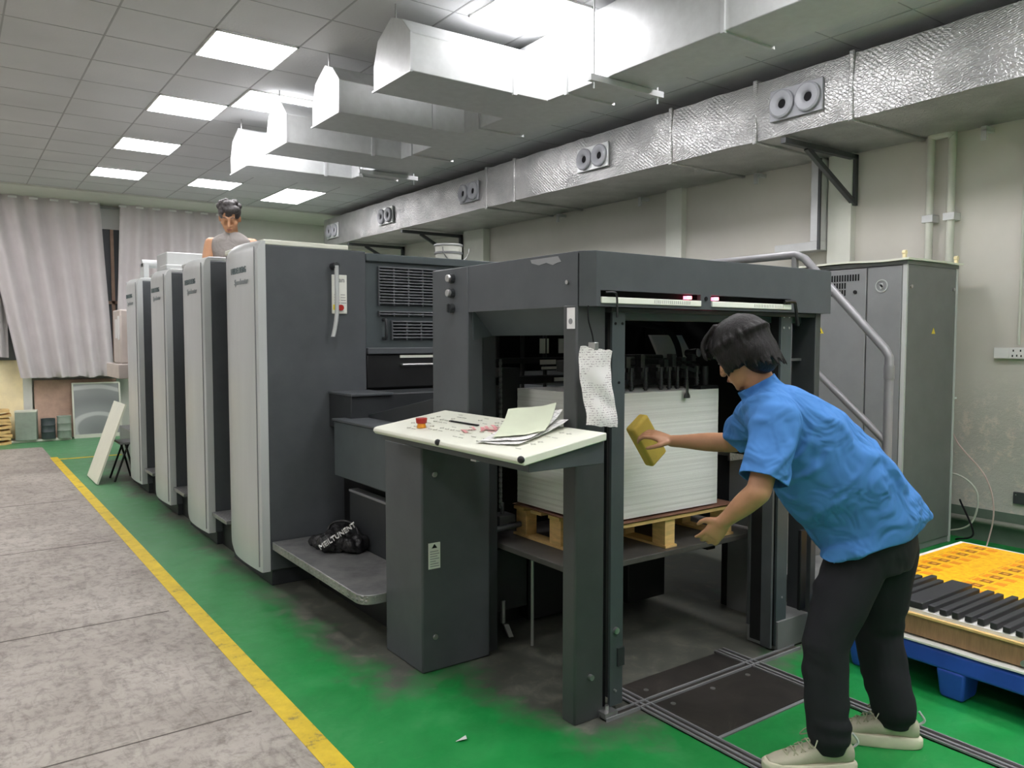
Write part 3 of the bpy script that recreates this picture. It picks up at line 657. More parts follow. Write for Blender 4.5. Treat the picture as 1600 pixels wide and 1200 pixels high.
obj('key_bolt', MB().cyl((2.075, 2.505, 1.835), (2.066, 2.505, 1.835), .009, n=12), 'steel', hd_)
# flake of bare paint
ch = [(2.60, 1.922), (2.63, 1.918), (2.655, 1.912), (2.70, 1.925), (2.75, 1.918), (2.80, 1.93), (2.81, 1.945), (2.62, 1.946)]
obj('chipped_paint_patch', MB().prism([(a*1.0-.05, b+.0) for a, b in ch], 'x', 2.0735, 2.0752), 'cab', hd_)
# side column
cc = MB().box(2.07, 2.16, 3.262, 3.605, 1.10, 1.957)
col = obj('side_column', cc, 'dark', F, bevel=.006)
obj('column_jamb', MB().box(2.10, 2.24, 3.27, 3.6, 1.10, 1.75), 'darker', col)
obj('column_foot', MB().box(2.205, 2.27, 3.30, 3.64, 0, 1.10), 'darker', col)
for z in (1.905, 1.832):
    k = obj('round_knob', MB().cyl((2.07, 3.40, z), (2.035, 3.40, z), .02, .018, 18), 'steel', col, bevel=.003)
    obj('knob_collar', MB().cyl((2.071, 3.40, z), (2.05, 3.40, z), .024, n=18), 'darker', k)
obj('selector_switch', join(MB().cyl((2.07, 3.40, 1.757), (2.045, 3.40, 1.757), .023, n=16), MB().box(2.035, 2.048, 3.394, 3.406, 1.737, 1.777)), 'darker', col)
# sloping valance under header on the left
obj('valance_panel', MB().prism([(2.095, 1.75), (2.21, 1.62), (2.22, 1.625), (2.105, 1.755)], 'y', 2.5, 3.27), 'slate', F)
obj('valance_end', MB().prism([(2.095, 1.75), (2.21, 1.62), (2.10, 1.60)], 'y', 3.255, 3.27), 'slate', F)
# corner post: channel
pm = MB().prism([(2.068, 2.525), (2.068, 2.45), (2.074, 2.444), (2.225, 2.444), (2.225, 2.525)], 'z', 0, 1.74)
po = obj('corner_post', pm, 'darkp', F, bevel=.004) if 'darkp' in M else obj('corner_post', pm, 'dark', F, bevel=.004)
obj('post_groove', MB().box(2.225, 2.262, 2.47, 2.54, .02, 1.74), 'blackmatte', po)
gp = obj('guide_rail', MB().box(2.262, 2.335, 2.44, 2.455, .03, 1.735), 'slate', po, bevel=.002)
obj('rail_web', MB().box(2.315, 2.335, 2.455, 2.54, .03, 1.735), 'darker', po)
hl = MB()
for x, z in ((2.278, 1.722), (2.318, 1.722), (2.278, 1.668), (2.318, 1.668), (2.30, 1.42)): hl.cyl((x, 2.441, z), (x, 2.4375, z), .006, n=10)
obj('screw_hole', hl, 'blackmatte', gp)
for x, z, r_ in ((2.15, .19, .012), (2.29, .36, .014), (2.285, .10, .005)): obj('bolt', MB().cyl((x, 2.444, z), (x, 2.427, z), r_, n=12), 'steel', po)
obj('lower_latch', MB().box(2.30, 2.338, 2.432, 2.44, .2, .28), 'darker', po)
obj('foot_clamp', join(MB().box(2.20, 2.27, 2.40, 2.46, 0, .03), MB().cyl((2.235, 2.43, .0), (2.235, 2.43, .05), .009, n=8)), 'steel', po)
obj('post_label', MB().box(2.0655, 2.0685, 2.452, 2.50, 1.645, 1.73), 'white', po)
obj('post_label_frame', MB().cyl((2.0665, 2.476, 1.675), (2.064, 2.476, 1.675), .012, n=16), 'cab', po)
# right post
rp = obj('right_post', join(MB().box(3.665, 3.71, 2.42, 2.56, 0, 1.74), MB().box(3.40, 3.71, 2.60, 2.62, .1, 1.74)), 'darkp', F, bevel=.003)
g2 = obj('guide_rail', MB().box(3.405, 3.49, 2.44, 2.455, .03, 1.735), 'slate', rp, bevel=.002)
obj('rail_web', MB().box(3.405, 3.42, 2.455, 2.60, .03, 1.735), 'black', rp)
obj('rail_strip', MB().box(3.36, 3.375, 2.44, 2.50, .03, .95), 'dark', rp)
hl = MB()
for x, z in ((3.425, 1.715), (3.468, 1.715), (3.425, 1.66), (3.468, 1.66), (3.45, .14), (3.45, .28)): hl.cyl((x, 2.441, z), (x, 2.4375, z), .006, n=10)
obj('screw_hole', hl, 'steel', g2)
obj('cross_bar', MB().box(3.49, 3.665, 2.5, 2.52, 1.49, 1.503), 'steel', rp); obj('cross_bar', MB().box(3.49, 3.72, 2.47, 2.60, 1.27, 1.285), 'steel', rp)
obj('clamp_lever', join(MB().cyl((3.69, 2.40, 1.25), (3.76, 2.40, 1.24), .008, n=8), MB().cyl((3.68, 2.43, 1.2), (3.68, 2.43, 1.27), .015, n=8)), 'black', rp)
obj('lower_shield', MB().box(3.55, 3.60, 2.40, 2.42, .20, .62), 'black', rp, bevel=.004)
obj('foot_plate', MB().box(3.41, 3.72, 2.43, 2.62, .01, .16), 'cabside', rp, bevel=.003)
# hooks hanging from the header slots (hex keys)
def hexkey(pts, lab, r=.0045):
    tag(obj('hex_key', MB().tube(bez(pts, 6), r, 6), 'black', loc=pts[0]), lab, 'hex key')
hexkey([(2.16, 2.372, 1.79), (2.20, 2.362, 1.79), (2.213, 2.362, 1.77), (2.215, 2.362, 1.69)], 'thin black hook hanging from the left end of the feeder scale slot')
hexkey([(3.33, 2.372, 1.785), (3.39, 2.36, 1.785), (3.405, 2.36, 1.76), (3.425, 2.36, 1.67)], 'thick black hex key hanging at the right end of the feeder scale slot', .009)
# interior
obj('upper_beam', MB().box(2.335, 3.66, 2.50, 2.56, 1.685, 1.735), 'slate', F, bevel=.004)
obj('front_lip', MB().box(2.24, 3.66, 2.42, 2.48, 1.715, 1.735), 'darker', F, bevel=.003)
obj('rear_screen', MB().box(2.3, 3.7, 3.64, 3.66, 1.42, 1.94), 'blackmatte', F)
obj('drive_side_wall', MB().box(3.66, 3.70, 2.62, 3.64, .95, 1.74), 'black', F)
obj('rear_frame', MB().box(2.24, 3.68, 3.60, 3.66, 0, 1.10), 'black', F)
fm = MB()
for x in (2.45, 2.62, 2.78): fm.cyl((x, 3.56, 1.1), (x, 3.56, 1.72), .012, n=8)
fm.box(2.35, 3.6, 3.5, 3.56, 1.47, 1.50); fm.box(2.35, 3.6, 3.45, 3.55, 1.36, 1.40); fm.box(2.38, 2.5, 3.42, 3.55, 1.2, 1.45)
obj('rear_linkage', fm, 'black', F)
# stickers inside
si = []
for a in ((2.737, 2.80, 1.523, 1.607), (2.873, 2.95, 1.523, 1.607)): si.append(MB().box(a[0], a[1], 3.55, 3.555, a[2], a[3]))
for a in ((2.655, 2.764, 1.464, 1.49), (2.665, 2.775, 1.437, 1.452), (2.755, 2.862, 1.369, 1.39)): si.append(MB().box(a[0], a[1], 3.44, 3.445, a[2], a[3]))
for q_ in si: obj('paper_sticker', q_, 'whiteboard', F)
# chain, pile hoist parts left
ch_ = MB(); z = .72
while z < 1.5:
    ch_.obox((2.36, 3.40, z), (.008, 0, 0), (0, .004, 0), (0, 0, .009)); ch_.obox((2.36, 3.40, z+.014), (.003, 0, 0), (0, .008, 0), (0, 0, .009)); z += .028
obj('hoist_chain', ch_, 'cabside', F)['kind'] = 'stuff'
obj('chain_hanger', join(MB().box(2.32, 2.42, 3.35, 3.45, .60, .68), MB().cyl((2.37, 3.40, .66), (2.37, 3.40, .74), .012, n=8), MB().cyl((2.28, 3.33, .62), (2.44, 3.33, .63), .016, n=10)), 'darkst', F, bevel=.003)
for (x, y) in ((2.36, 3.38), (3.0, 3.35)):
    obj('hose_fitting', join(MB().cyl((x, y, .10), (x, y, .22), .014, n=8), MB().obox((x+.02, y-.02, .06), (.012, -.004, 0), (0, .008, 0), (.012, -.006, -.035))), 'steel', F)
obj('lower_box', MB().box(2.30, 2.52, 3.38, 3.6, .16, .5), 'black', F, bevel=.006)
obj('vertical_rod', MB().cyl((2.42, 3.2, .02), (2.42, 3.2, .5), .008, n=8), 'steel', F)
obj('lower_cabinet', join(MB().box(2.62, 2.95, 3.5, 3.7, .02, .52), MB().box(3.15, 3.45, 3.25, 3.6, .08, .5)), 'black', F, bevel=.006)
# suction head
sh_ = thing('suction_head', 'black suction feeder head with hoses above the white paper pile', 'machine head', (2.9, 2.95, 1.34))
obj('head_beam', join(MB().box(2.46, 3.34, 2.98, 3.06, 1.44, 1.50), MB().cyl((2.42, 2.93, 1.46), (3.36, 2.93, 1.46), .012, n=10)), 'mech', sh_, bevel=.004)
obj('head_body', MB().box(2.72, 3.16, 3.0, 3.2, 1.36, 1.52), 'mech', sh_, bevel=.01)
rs = random.Random(5)
for k, x in enumerate((2.47, 2.53, 2.60, 2.70, 2.76, 2.86, 2.97, 3.03, 3.09, 3.16, 3.24)):
    h = 1.50+rs.uniform(-.03, .03); m = MB().box(x-.014, x+.014, 2.86, 2.90, 1.40, h)
    for i in range(4): m.cyl((x, 2.84, 1.352+i*.014), (x, 2.84, 1.360+i*.014), .015-.001*i, n=12)
    m.cyl((x, 2.84, 1.345), (x, 2.84, 1.46), .009, n=8); m.box(x-.02, x+.02, 2.84, 2.98, 1.44, 1.46)
    obj('sucker', m, 'mech', sh_)
cl_ = MB()
for x in (2.49, 3.05): cl_.rings([[Vector((x+r*math.cos(a), 2.735+r*math.sin(a)*.4, 1.335+z)) for a in [2*math.pi*q/12 for q in range(12)]] for r, z in ((.022, -.03), (.02, -.015), (.01, 0), (.009, .06))])
obj('pile_foot', cl_, 'mech', sh_)
obj('spring', MB().box(2.56, 2.60, 2.79, 2.82, 1.352, 1.375), 'orange', sh_)
obj('air_hose', MB().tube(bez([(3.10, 3.3, 1.72), (3.28, 3.12, 1.66), (3.34, 3.08, 1.585), (3.35, 3.05, 1.46), (3.33, 3.0, 1.37)], 8), .017, 12), 'blackmatte', sh_)
obj('thin_hose', MB().tube(bez([(2.45, 3.3, 1.64), (2.6, 3.0, 1.66), (2.72, 2.95, 1.58), (2.7, 2.9, 1.44)], 8), .007, 8), 'blackmatte', sh_)
obj('side_arm', join(MB().obox((3.19, 2.84, 1.445), (.08, 0, -.02), (0, .006, 0), (.003, 0, .008)), MB().box(3.11, 3.26, 2.86, 2.88, 1.475, 1.487), MB().cyl((3.28, 2.82, 1.34), (3.28, 2.82, 1.46), .02, n=10), MB().box(3.18, 3.32, 2.76, 2.84, 1.338, 1.36)), 'black', sh_)
cp2 = thing('slanted_control_plate', 'slanted pale metal control plate with round knob inside the feeder', 'control plate', (3.42, 3.2, 1.2))
pv = [(3.29, 3.23, 1.628), (3.55, 3.23, 1.627), (3.565, 3.14, 1.476), (3.29, 3.14, 1.476)]
pm = MB(); pm.add([Vector(p) for p in pv]+[Vector(p)+Vector((0, .02, 0)) for p in pv], [(0, 1, 2, 3), (7, 6, 5, 4), (0, 4, 5, 1), (1, 5, 6, 2), (2, 6, 7, 3), (3, 7, 4, 0)])
obj('plate', pm, 'white', cp2)
kb = obj('knob', MB().cyl((3.525, 3.17, 1.515), (3.545, 3.10, 1.525), .027, n=24), 'black', cp2, bevel=.003); obj('knob_cap', MB().cyl((3.545, 3.101, 1.525), (3.547, 3.094, 1.526), .024, n=24), 'white', kb)
obj('bracket', MB().box(3.36, 3.5, 3.17, 3.20, 1.20, 1.50), 'mech', cp2)
# pile table, pallet, paper
pt = thing('pile_board', 'dark steel lifting plate carrying the wooden pallet', 'lifting plate', (3.0, 3.1, .53))
obj('plate', MB().box(2.29, 3.63, 2.70, 3.58, .525, .553), 'dustplate', pt, bevel=.003)
obj('support_arm', join(MB().box(2.5, 2.56, 2.8, 3.58, .47, .525), MB().box(3.3, 3.36, 2.8, 3.58, .47, .525)), 'black', pt)
PX0, PX1, PY0, PY1 = 2.47, 3.315, 2.755, 3.40
pa = thing('wooden_pallet', 'light pine pallet under the white paper pile', 'pallet', (2.9, 3.1, .553))
for i in range(3):
    for j in range(3):
        x = PX0+.0+(PX1+.11-PX0-.07)*i/2; y = PY0+(PY1-PY0-.07)*j/2-.01
        obj('block', MB().box(x, x+.07, y, y+.09, .565, .695), 'wood', pa, bevel=.002)
for i in range(3):
    x = PX0+(PX1+.11-PX0-.07)*i/2; obj('runner', MB().box(x-.005, x+.075, PY0-.02, PY1+.03, .553, .565), 'wood', pa)
for j in range(5):
    y = PY0-.02+(PY1-PY0-.05)*j/4; obj('deck_board', MB().box(PX0-.01, PX1+.12, y, y+.09, .695, .712), 'wood', pa, bevel=.001)
tag(obj('kraft_sheet', MB().sheet(lambda u, v: Vector((PX0-.02+u*(PX1-PX0+.13), PY0-.03+v*(PY1-PY0+.05), .723+.005*noise.noise(Vector((u*4, v*3, 1)))+.03*max(0, u-.85)*(1-v))), 24, 16, .003), 'kraft', loc=(2.9, 3.1, .72)), 'brown kraft sheet between the pallet and the white pile', 'paper sheet')
pmm = MB(); n_ = 60
def prect(z, j): return [(PX0+j, PY0+j*.5, z), (PX1+j, PY0+j*.5, z), (PX1+j, PY1, z), (PX0+j, PY1, z)]
rr_ = random.Random(9)
pmm.rings([[Vector(p) for p in prect(.733+(1.343-.733)*k/n_, rr_.uniform(-.0012, .0012))] for k in range(n_+1)])
tag(obj('paper_pile', pmm, 'pile', loc=(2.9, 3.1, .733), smooth=False), 'tall pile of white paper sheets on the pallet inside the feeder', 'paper pile')
# console desk
cs = thing('control_console', 'dark pedestal console with slanted off-white control desk', 'control desk', (2.0, 3.4, 0))
obj('pedestal', MB().box(1.805, 2.195, 3.255, 3.64, 0, 1.097), 'darkcons' if 'darkcons' in M else 'dark', cs, bevel=.01)
for z in (.96, .17): obj('lock', MB().cyl((1.875, 3.255, z), (1.875, 3.247, z), .014, n=16), 'steel', cs, bevel=.002)
lb_ = obj('warning_label', MB().box(1.84, 1.903, 3.251, 3.256, .505, .63), 'whiteboard', cs)
obj('label_triangle', MB().prism([(1.856, .605), (1.886, .605), (1.871, .625)], 'y', 3.2495, 3.2512), 'blackmatte', lb_)
tl = MB()
for i, wd in enumerate((.045, .05, .04, .05, .03, .046, .05)): tl.box(1.847, 1.847+wd, 3.2495, 3.2512, .588-i*.012, .591-i*.012)
obj('label_lines', tl, 'cab', lb_)
dx0, dx1, dy0, dy1 = 1.655, 2.06, 2.25, 3.46
za, zb_ = 1.172, 1.235
def dsk(x, y, off=0): return (x, y, za+(zb_-za)*(x-dx0)/(dx1-dx0)+off)
sup = MB().prism([(1.70, 1.06+.06), (1.70, 1.165), (2.065, 1.215), (2.065, 1.12)], 'y', 2.27, 3.44)
obj('desk_housing', sup, 'dark', cs, bevel=.003)
tb = MB(); m_ = []
pr = [(dx0+.012, za-.022), (dx0, za-.008), (dx0+.004, za+.006), (dx0+.02, za+.012), (dx1, zb_+.008), (dx1, zb_-.022)]
tp = obj('desk_top', MB().prism(pr, 'y', dy0, dy1), 'cream', cs, bevel=.004)
# key marks on the desk
km = MB(); rk = random.Random(2)
ux = Vector((dx1-dx0, 0, zb_-za)).normalized()
for i in range(9):
    for j in range(22):
        if rk.random() < .55: continue
        x = dx0+.07+i*.035; y = dy0+.12+j*.045; p = Vector(dsk(x, y, .0125)); km.obox(p, ux*.0015, (0, .017, 0), (0, 0, .0006))
        if rk.random() < .5: km.obox(p, ux*.011, (0, .0012, 0), (0, 0, .0006))
obj('key_outline', km, mottled('faint_grey_print', (186, 186, 174), .1, .6), tp)['kind'] = 'stuff'
obj('pen_slot', MB().obox(dsk(1.90, 3.03, .013), ux*.006, (0, .12, 0), (0, 0, .002)), 'blackmatte', tp)
M['redink'] = mottled('faded_red_ink', (232, 164, 164), .15, .7)
rm = MB()
for i in range(16):
    x = 1.80+rk.random()*.14; y = 2.68+rk.random()*.20; an = rk.uniform(-.7, .7); p = Vector(dsk(x, y, .0132+i*.00005)); dv = (ux*math.sin(an)+Vector((0, 1, 0))*math.cos(an)); rm.obox(p, dv*rk.uniform(.02, .05), dv.cross(Vector((0, 0, 1)))*rk.uniform(.004, .009), (0, 0, .0004))
obj('red_marking', rm, 'redink', tp)['kind'] = 'stuff'
eb = obj('emergency_button', MB().cyl(dsk(1.76, 3.17, .03), dsk(1.76, 3.17, .055), .024, .027, 20), 'red', tp, bevel=.003)
obj('button_base', MB().cyl(dsk(1.76, 3.17, .01), dsk(1.76, 3.17, .032), .022, .018, 20), 'orange', eb)
for y in (2.85, 2.262): obj('edge_clip', MB().ball((dx0+.004, y, za), (.012, .018, .014), 10, 6), 'black', tp)
obj('edge_tab', MB().box(1.70, 1.72, 2.62, 2.66, 1.115, 1.122), 'steel', tp)
# papers on the desk
def desk_sheet(name, x, y, a, w_, h_, lift, mat, lab, seed, curl=.03, grp=None):
    ca, sa = math.cos(a), math.sin(a)
    def f(u, v):
        lx, ly = (u-.5)*w_, (v-.5)*h_; X = x+lx*ca-ly*sa; Y = y+lx*sa+ly*ca
        p = Vector(dsk(X, Y, .016+lift)); p.z += curl*(u**3)*1.0+curl*.6*max(0, (1-v)-.7)+.004*noise.noise(Vector((u*3, v*3, seed))); return p
    return tag(obj(name, MB().sheet(f, 10, 10, .001), mat, loc=dsk(x, y, .015)), lab, 'paper', grp)
desk_sheet('printed_sheet', 1.88, 2.55, .25, .32, .22, .0, 'form', 'lowest printed sheet lying on the console desk', 1, .02, 'papers on the console desk')
desk_sheet('printed_sheet', 1.90, 2.58, .5, .33, .22, .006, 'form', 'middle printed sheet on the console desk', 2, .04, 'papers on the console desk')
desk_sheet('printed_booklet', 1.93, 2.60, .75, .31, .21, .014, mottled('pale_green_print', (214, 222, 196), .05, .7), 'top booklet with pale green cover on the console desk', 3, .05, 'papers on the console desk')

# hanging note
def hn(u, v):
    x = 2.012+.165*u+.02*v*1.0-.012*math.sin(v*5); z = 1.575-.02*u-.31*v; y = 2.372-.015*math.sin(u*3)+.012*noise.noise(Vector((u*2, v*4, 3)))-.02
    return Vector((x, y, z+.008*noise.noise(Vector((u*4, v*3, 0)))))
hnt = thing('hanging_note', 'crumpled handwritten paper note hanging from a clip on the feeder post', 'paper note', (2.09, 2.36, 1.26))
obj('paper', MB().sheet(hn, 14, 20, .001), 'note', hnt)
obj('bulldog_clip', join(MB().box(2.072, 2.092, 2.335, 2.375, 1.56, 1.59), MB().box(2.078, 2.086, 2.34, 2.35, 1.535, 1.565)), 'steel', hnt, bevel=.002)
obj('string', MB().tube(bez([(2.075, 2.38, 1.735), (2.068, 2.37, 1.68), (2.08, 2.36, 1.62), (2.083, 2.355, 1.585)], 6), .003, 6), 'blackmatte', hnt)
# bucket on top
bk = thing('plastic_bucket', 'clear white plastic bucket standing on the press top', 'bucket', (3.0, 4.75, 2.145))
obj('body', MB().rings([[Vector((3.19+r*math.cos(a), 5.3+r*math.sin(a), 2.146+z)) for a in [2*math.pi*q/28 for q in range(28)]] for r, z in ((.09, 0), (.095, .01), (.105, .17), (.108, .17), (.1, .175))]), 'whiteboard', bk)
obj('lid', MB().cyl((3.19, 5.3, 2.32), (3.19, 5.3, 2.335), .112, n=28), 'galvtop', bk, bevel=.003)
obj('rim_band', MB().cyl((3.19, 5.3, 2.26), (3.19, 5.3, 2.275), .109, n=28), 'cab', bk)
obj('handle', MB().tube([(3.19-.118*math.cos(a), 5.19, 2.30-.11*math.sin(a)) for a in [i/10*math.pi for i in range(11)]], .004, 6), 'steel', bk)
# papers on press top & boxes
tag(obj('inspection_console', join(MB().box(1.72, 2.9, 8.0, 8.42, 2.242, 2.43), MB().box(1.66, 2.4, 7.75, 8.0, 2.242, 2.29)), 'cover', loc=(2.5, 7.9, 2.24), bevel=.01), 'pale box unit lying on top of the third tower below the rear worker', 'machine box')
tag(obj('pale_tube_box', join(MB().cyl((1.75, 9.3, 2.42), (2.4, 9.3, 2.42), .045, n=16), MB().box(1.75, 1.80, 9.2, 9.4, 2.242, 2.42)), 'cover', loc=(2.3, 9.1, 2.24)), 'pale roller housing on top of the farthest tower', 'roller')
tag(obj('rear_rail', MB().cyl((2.2, 6.3, 2.30), (2.2, 5.95, 2.30), .012, n=8), 'tube', loc=(2.2, 6, 2.3)), 'short grey rod on the tower tops', 'rod')

# ------------------------------------------------------------------ delivery end & white board
de = thing('delivery_unit', 'delivery end of the press behind the farthest tower with papers clipped on', 'press delivery', (1.9, 11, 0))
obj('frame', join(MB().box(1.95, 2.02, 10.6, 10.68, 0, 1.3), MB().box(1.95, 4.6, 10.5, 12.2, 0, .4), MB().box(2.0, 4.7, 10.1, 12.3, 1.2, 1.9)), 'brownish' if 'brownish' in M else 'cab', de, bevel=.01)
obj('desk', MB().box(1.72, 2.4, 10.7, 11.6, 1.12, 1.3), 'beige', de, bevel=.01)
obj('screen_panel', MB().box(1.78, 2.1, 10.9, 11.4, 1.3, 1.98), 'beige', de, bevel=.02)
obj('round_cover', MB().cyl((1.9, 10.55, 1.95), (2.3, 10.55, 1.95), .2, n=24), 'cab', de)
pz = MB()
for a in ((11.05, 11.2, 1.62, 1.86), (10.92, 11.03, 1.6, 1.9)): pz.box(1.772, 1.779, a[0], a[1], a[2], a[3])
obj('clipped_paper', pz, 'white', de)
wb = thing('leaning_white_board', 'white board leaning against the farthest tower', 'board', (1.5, 10, 0))
A, B_, C_ = Vector((1.36, 9.62, .012)), Vector((1.36, 10.42, .012)), Vector((1.70, 9.85, .98))
up = (Vector((1.68, 9.78, .86))-Vector((1.36, 9.70, .0)))
obj('panel', MB().obox(Vector((1.31, 10.02, .01))+up*.5+Vector((.0, 0, 0)), Vector((0, .36, 0)), up*.5, Vector((.86, 0, -.32)).normalized()*.01), 'cream', wb)
ls = thing('low_stand', 'small dark folding stand behind the leaning white board', 'stand', (1.6, 9.9, 0))
lsm = MB()
for y in (9.78, 10.1): lsm.tube([(1.50, y, .0), (1.66, y+.05, .42)], .012, 6); lsm.tube([(1.72, y, .0), (1.62, y, .42)], .012, 6)
obj('leg', lsm, 'black', ls); obj('top', MB().box(1.56, 1.74, 9.76, 10.14, .42, .44), 'cabside', ls)

# ------------------------------------------------------------------ stairs and railing right of feeder
sr = thing('access_stairs', 'short metal stairs with tubular handrail right of the feeder', 'stairs', (4.1, 3, 0))
for (ya, yb, z) in ((2.48, 2.76, .30), (2.76, 3.04, .62)):
    obj('step', MB().box(3.76, 4.55, ya, yb, z-.03, z), 'tread', sr, bevel=.003); obj('step_riser', MB().box(3.76, 4.55, ya+.01, 3.04 if z > .5 else 2.78, 0, z-.03), 'cabside', sr)
obj('platform', MB().box(3.76, 4.55, 3.04, 4.95, .91, .95), 'tread', sr, bevel=.003)
obj('platform_nosing', MB().box(3.75, 4.56, 3.025, 3.04, .885, .952), 'tread', sr)
obj('platform_skirt', MB().box(3.78, 4.53, 3.05, 4.95, .5, .91), 'darker', sr)
for x in (3.8, 4.5): obj('platform_leg', join(MB().box(x-.02, x+.02, 3.06, 3.1, 0, .5), MB().box(x-.02, x+.02, 4.8, 4.84, 0, .5)), 'black', sr)
obj('handrail', MB().tube([(4.5, 4.9, 2.15), (4.5, 3.12, 2.15), (4.5, 3.06, 2.12), (4.5, 2.51, 1.545), (4.5, 2.482, 1.50), (4.5, 2.482, 0)], .026, 14), 'tube', sr)
obj('mid_rail', MB().tube([(4.5, 4.9, 1.6), (4.5, 3.2, 1.6), (4.5, 2.49, 1.0)], .022, 12), 'tube', sr)
for y, z in ((3.13, .95), (4.85, .95)): obj('rail_post', MB().cyl((4.5, y, z), (4.5, y, 2.15), .022, n=12), 'tube', sr)
obj('rail_joint', MB().cyl((4.5, 2.482, 1.45), (4.5, 2.482, 1.37), .030, n=14), 'tube', sr)
wk = MB(); 
tag(obj('floor_trunking', MB().box(3.74, 3.9, 2.2, 2.44, 0, .18), 'bluegrey', loc=(3.8, 2.3, 0), bevel=.006), 'low grey green box on the floor beside the right feeder post', 'box') if False else None

for k, (lab, mt, pts) in enumerate((('dark hose lying on the floor behind the feeder, left loop', 'blackmatte', [(3.4, 3.9, .03), (3.7, 3.75, .03), (3.95, 3.95, .05), (4.0, 4.3, .03)]), ('thick grey hose lying behind the feeder, outer loop', 'wallpipe', [(3.5, 4.1, .04), (3.85, 3.9, .04), (4.2, 4.05, .04), (4.4, 4.5, .04)]))):
    tag(obj('floor_hose', MB().tube(bez(pts, 8), .02+.012*k, 8), mt, loc=pts[1]), lab, 'hose')
# ------------------------------------------------------------------ grey cabinet
gc = thing('electrical_cabinet', 'tall grey electrical cabinet standing beside the right wall', 'cabinet', (6.05, 3.4, 0))
CX0, CX1, CY0, CY1 = 5.68, 6.44, 3.02, 5.2
obj('carcass', MB().box(CX0+.015, CX1, CY0+.008, CY1, 0, 2.17), 'cab', gc, bevel=.004)
obj('side_panel', MB().box(CX0+.03, CX1-.025, CY0, CY0+.012, .05, 2.15), 'cabside', gc, bevel=.003)
obj('corner_strip', join(MB().box(CX0, CX0+.022, CY0-.002, CY0+.03, 0, 2.17), MB().box(CX1-.022, CX1+.004, CY0-.004, CY0+.02, 0, 2.17)), 'cover', gc, bevel=.003)
for ya, yb in ((CY0+.03, 3.32), (3.325, 4.2), (4.21, 5.18)):
    dr = obj('door', MB().box(CX0-.003, CX0+.018, ya+.004, yb-.004, .06, 2.14), 'cab', gc, bevel=.004)
    if ya < 3.1:
        e = MB().annulus((CX0-.003, 3.205, 2.0), (-1, 0, 0), [(.048, 0), (.048, .005), (.041, .005), (.041, 0)])
        e.obox((CX0-.006, 3.205, 2.0), (.002, 0, 0), Vector((0, .012, .012))*.9, Vector((0, -.005, .005))); e.obox((CX0-.006, 3.205, 2.0), (.002, 0, 0), (0, .004, .02), (0, .012, -.004))
        obj('round_emblem', e, 'cover', dr)
    elif ya < 3.5:
        v_ = MB()
        for r0, zt, zb2, n0, n1 in ((0, 2.10, 2.05, 0, 15), (1, 2.04, 1.995, 5, 15), (2, 1.985, 1.94, 5, 15)):
            for i in range(n0, n1): v_.box(CX0-.006, CX0-.002, 3.385+i*.022, 3.396+i*.022, zb2, zt)
        obj('vent_slot', v_, 'blackmatte', dr)
        obj('door_lock', MB().cyl((CX0-.002, 3.414, 1.965), (CX0-.012, 3.414, 1.965), .014, n=16), 'black', dr)
        tr = obj('warning_triangle', MB().prism([(3.675, 1.65), (3.745, 1.65), (3.71, 1.71)], 'x', CX0-.0055, CX0-.003), 'yellow', dr)
        obj('triangle_mark', MB().prism([(3.695, 1.657), (3.725, 1.657), (3.71, 1.686)], 'x', CX0-.0065, CX0-.0055), 'blackmatte', tr)
sp_ = obj('warning_triangle', MB().prism([(6.06, 1.645), (6.11, 1.645), (6.085, 1.69)], 'y', CY0-.003, CY0), 'yellow', gc)
for x in (CX0+.06, CX1-.07): obj('panel_lock', MB().cyl((x, CY0, 1.99), (x, CY0-.012, 1.99), .013, n=14), 'steel', gc)
obj('roof_panel', MB().sheet(lambda u, v: Vector((CX0-.03+u*(CX1-CX0+.06), CY0-.03+v*(CY1-CY0+.05), 2.195+.012*noise.noise(Vector((u*3, v*6, 2))))), 12, 24, .014), 'cream', gc)
obj('roof_rim', MB().box(CX0-.005, CX1+.005, CY0-.005, CY1, 2.15, 2.178), 'cabside', gc)
for (x, y) in ((CX0+.02, CY0+.03), (CX1-.01, CY0+.01)):
    obj('lifting_lug', join(MB().box(x-.012, x+.012, y-.01, y+.01, 2.19, 2.25), MB().cyl((x, y-.012, 2.235), (x, y+.012, 2.235), .018, n=12)), 'straw', gc)

# ------------------------------------------------------------------ floor rails and plates
for x, la, ya in ((2.43, 'left', 2.62), (3.185, 'right', 2.62)):
    t_ = thing('floor_rail', '%s steel pallet rail let into the green floor before the feeder' % la, 'floor rail', (x, 1, 0), 'steel rails in the floor')
    obj('rail_base', MB().box(x-.035, x+.035, -1.5, ya, .0, .006), 'oiled', t_)
    obj('rail_edge', join(MB().box(x-.035, x-.027, -1.5, ya, 0, .014), MB().box(x+.027, x+.035, -1.5, ya, 0, .014), MB().box(x-.006, x+.006, -1.5, ya, 0, .012)), 'steeld', t_) if False else obj('rail_edge', join(MB().box(x-.035, x-.027, -1.5, ya, 0, .014), MB().box(x+.027, x+.035, -1.5, ya, 0, .014), MB().box(x-.006, x+.006, -1.5, ya, 0, .012)), 'cab', t_, bevel=.001)
t_ = thing('cross_rail', 'steel cross rail joining the two floor rails under the feeder front', 'floor rail', (2.9, 2.42, 0))
obj('rail_base', MB().box(2.20, 3.55, 2.395, 2.43, 0, .007), 'oiled', t_); obj('rail_edge', join(MB().box(2.20, 3.55, 2.39, 2.397, 0, .015), MB().box(2.20, 3.55, 2.428, 2.435, 0, .015)), 'cab', t_)
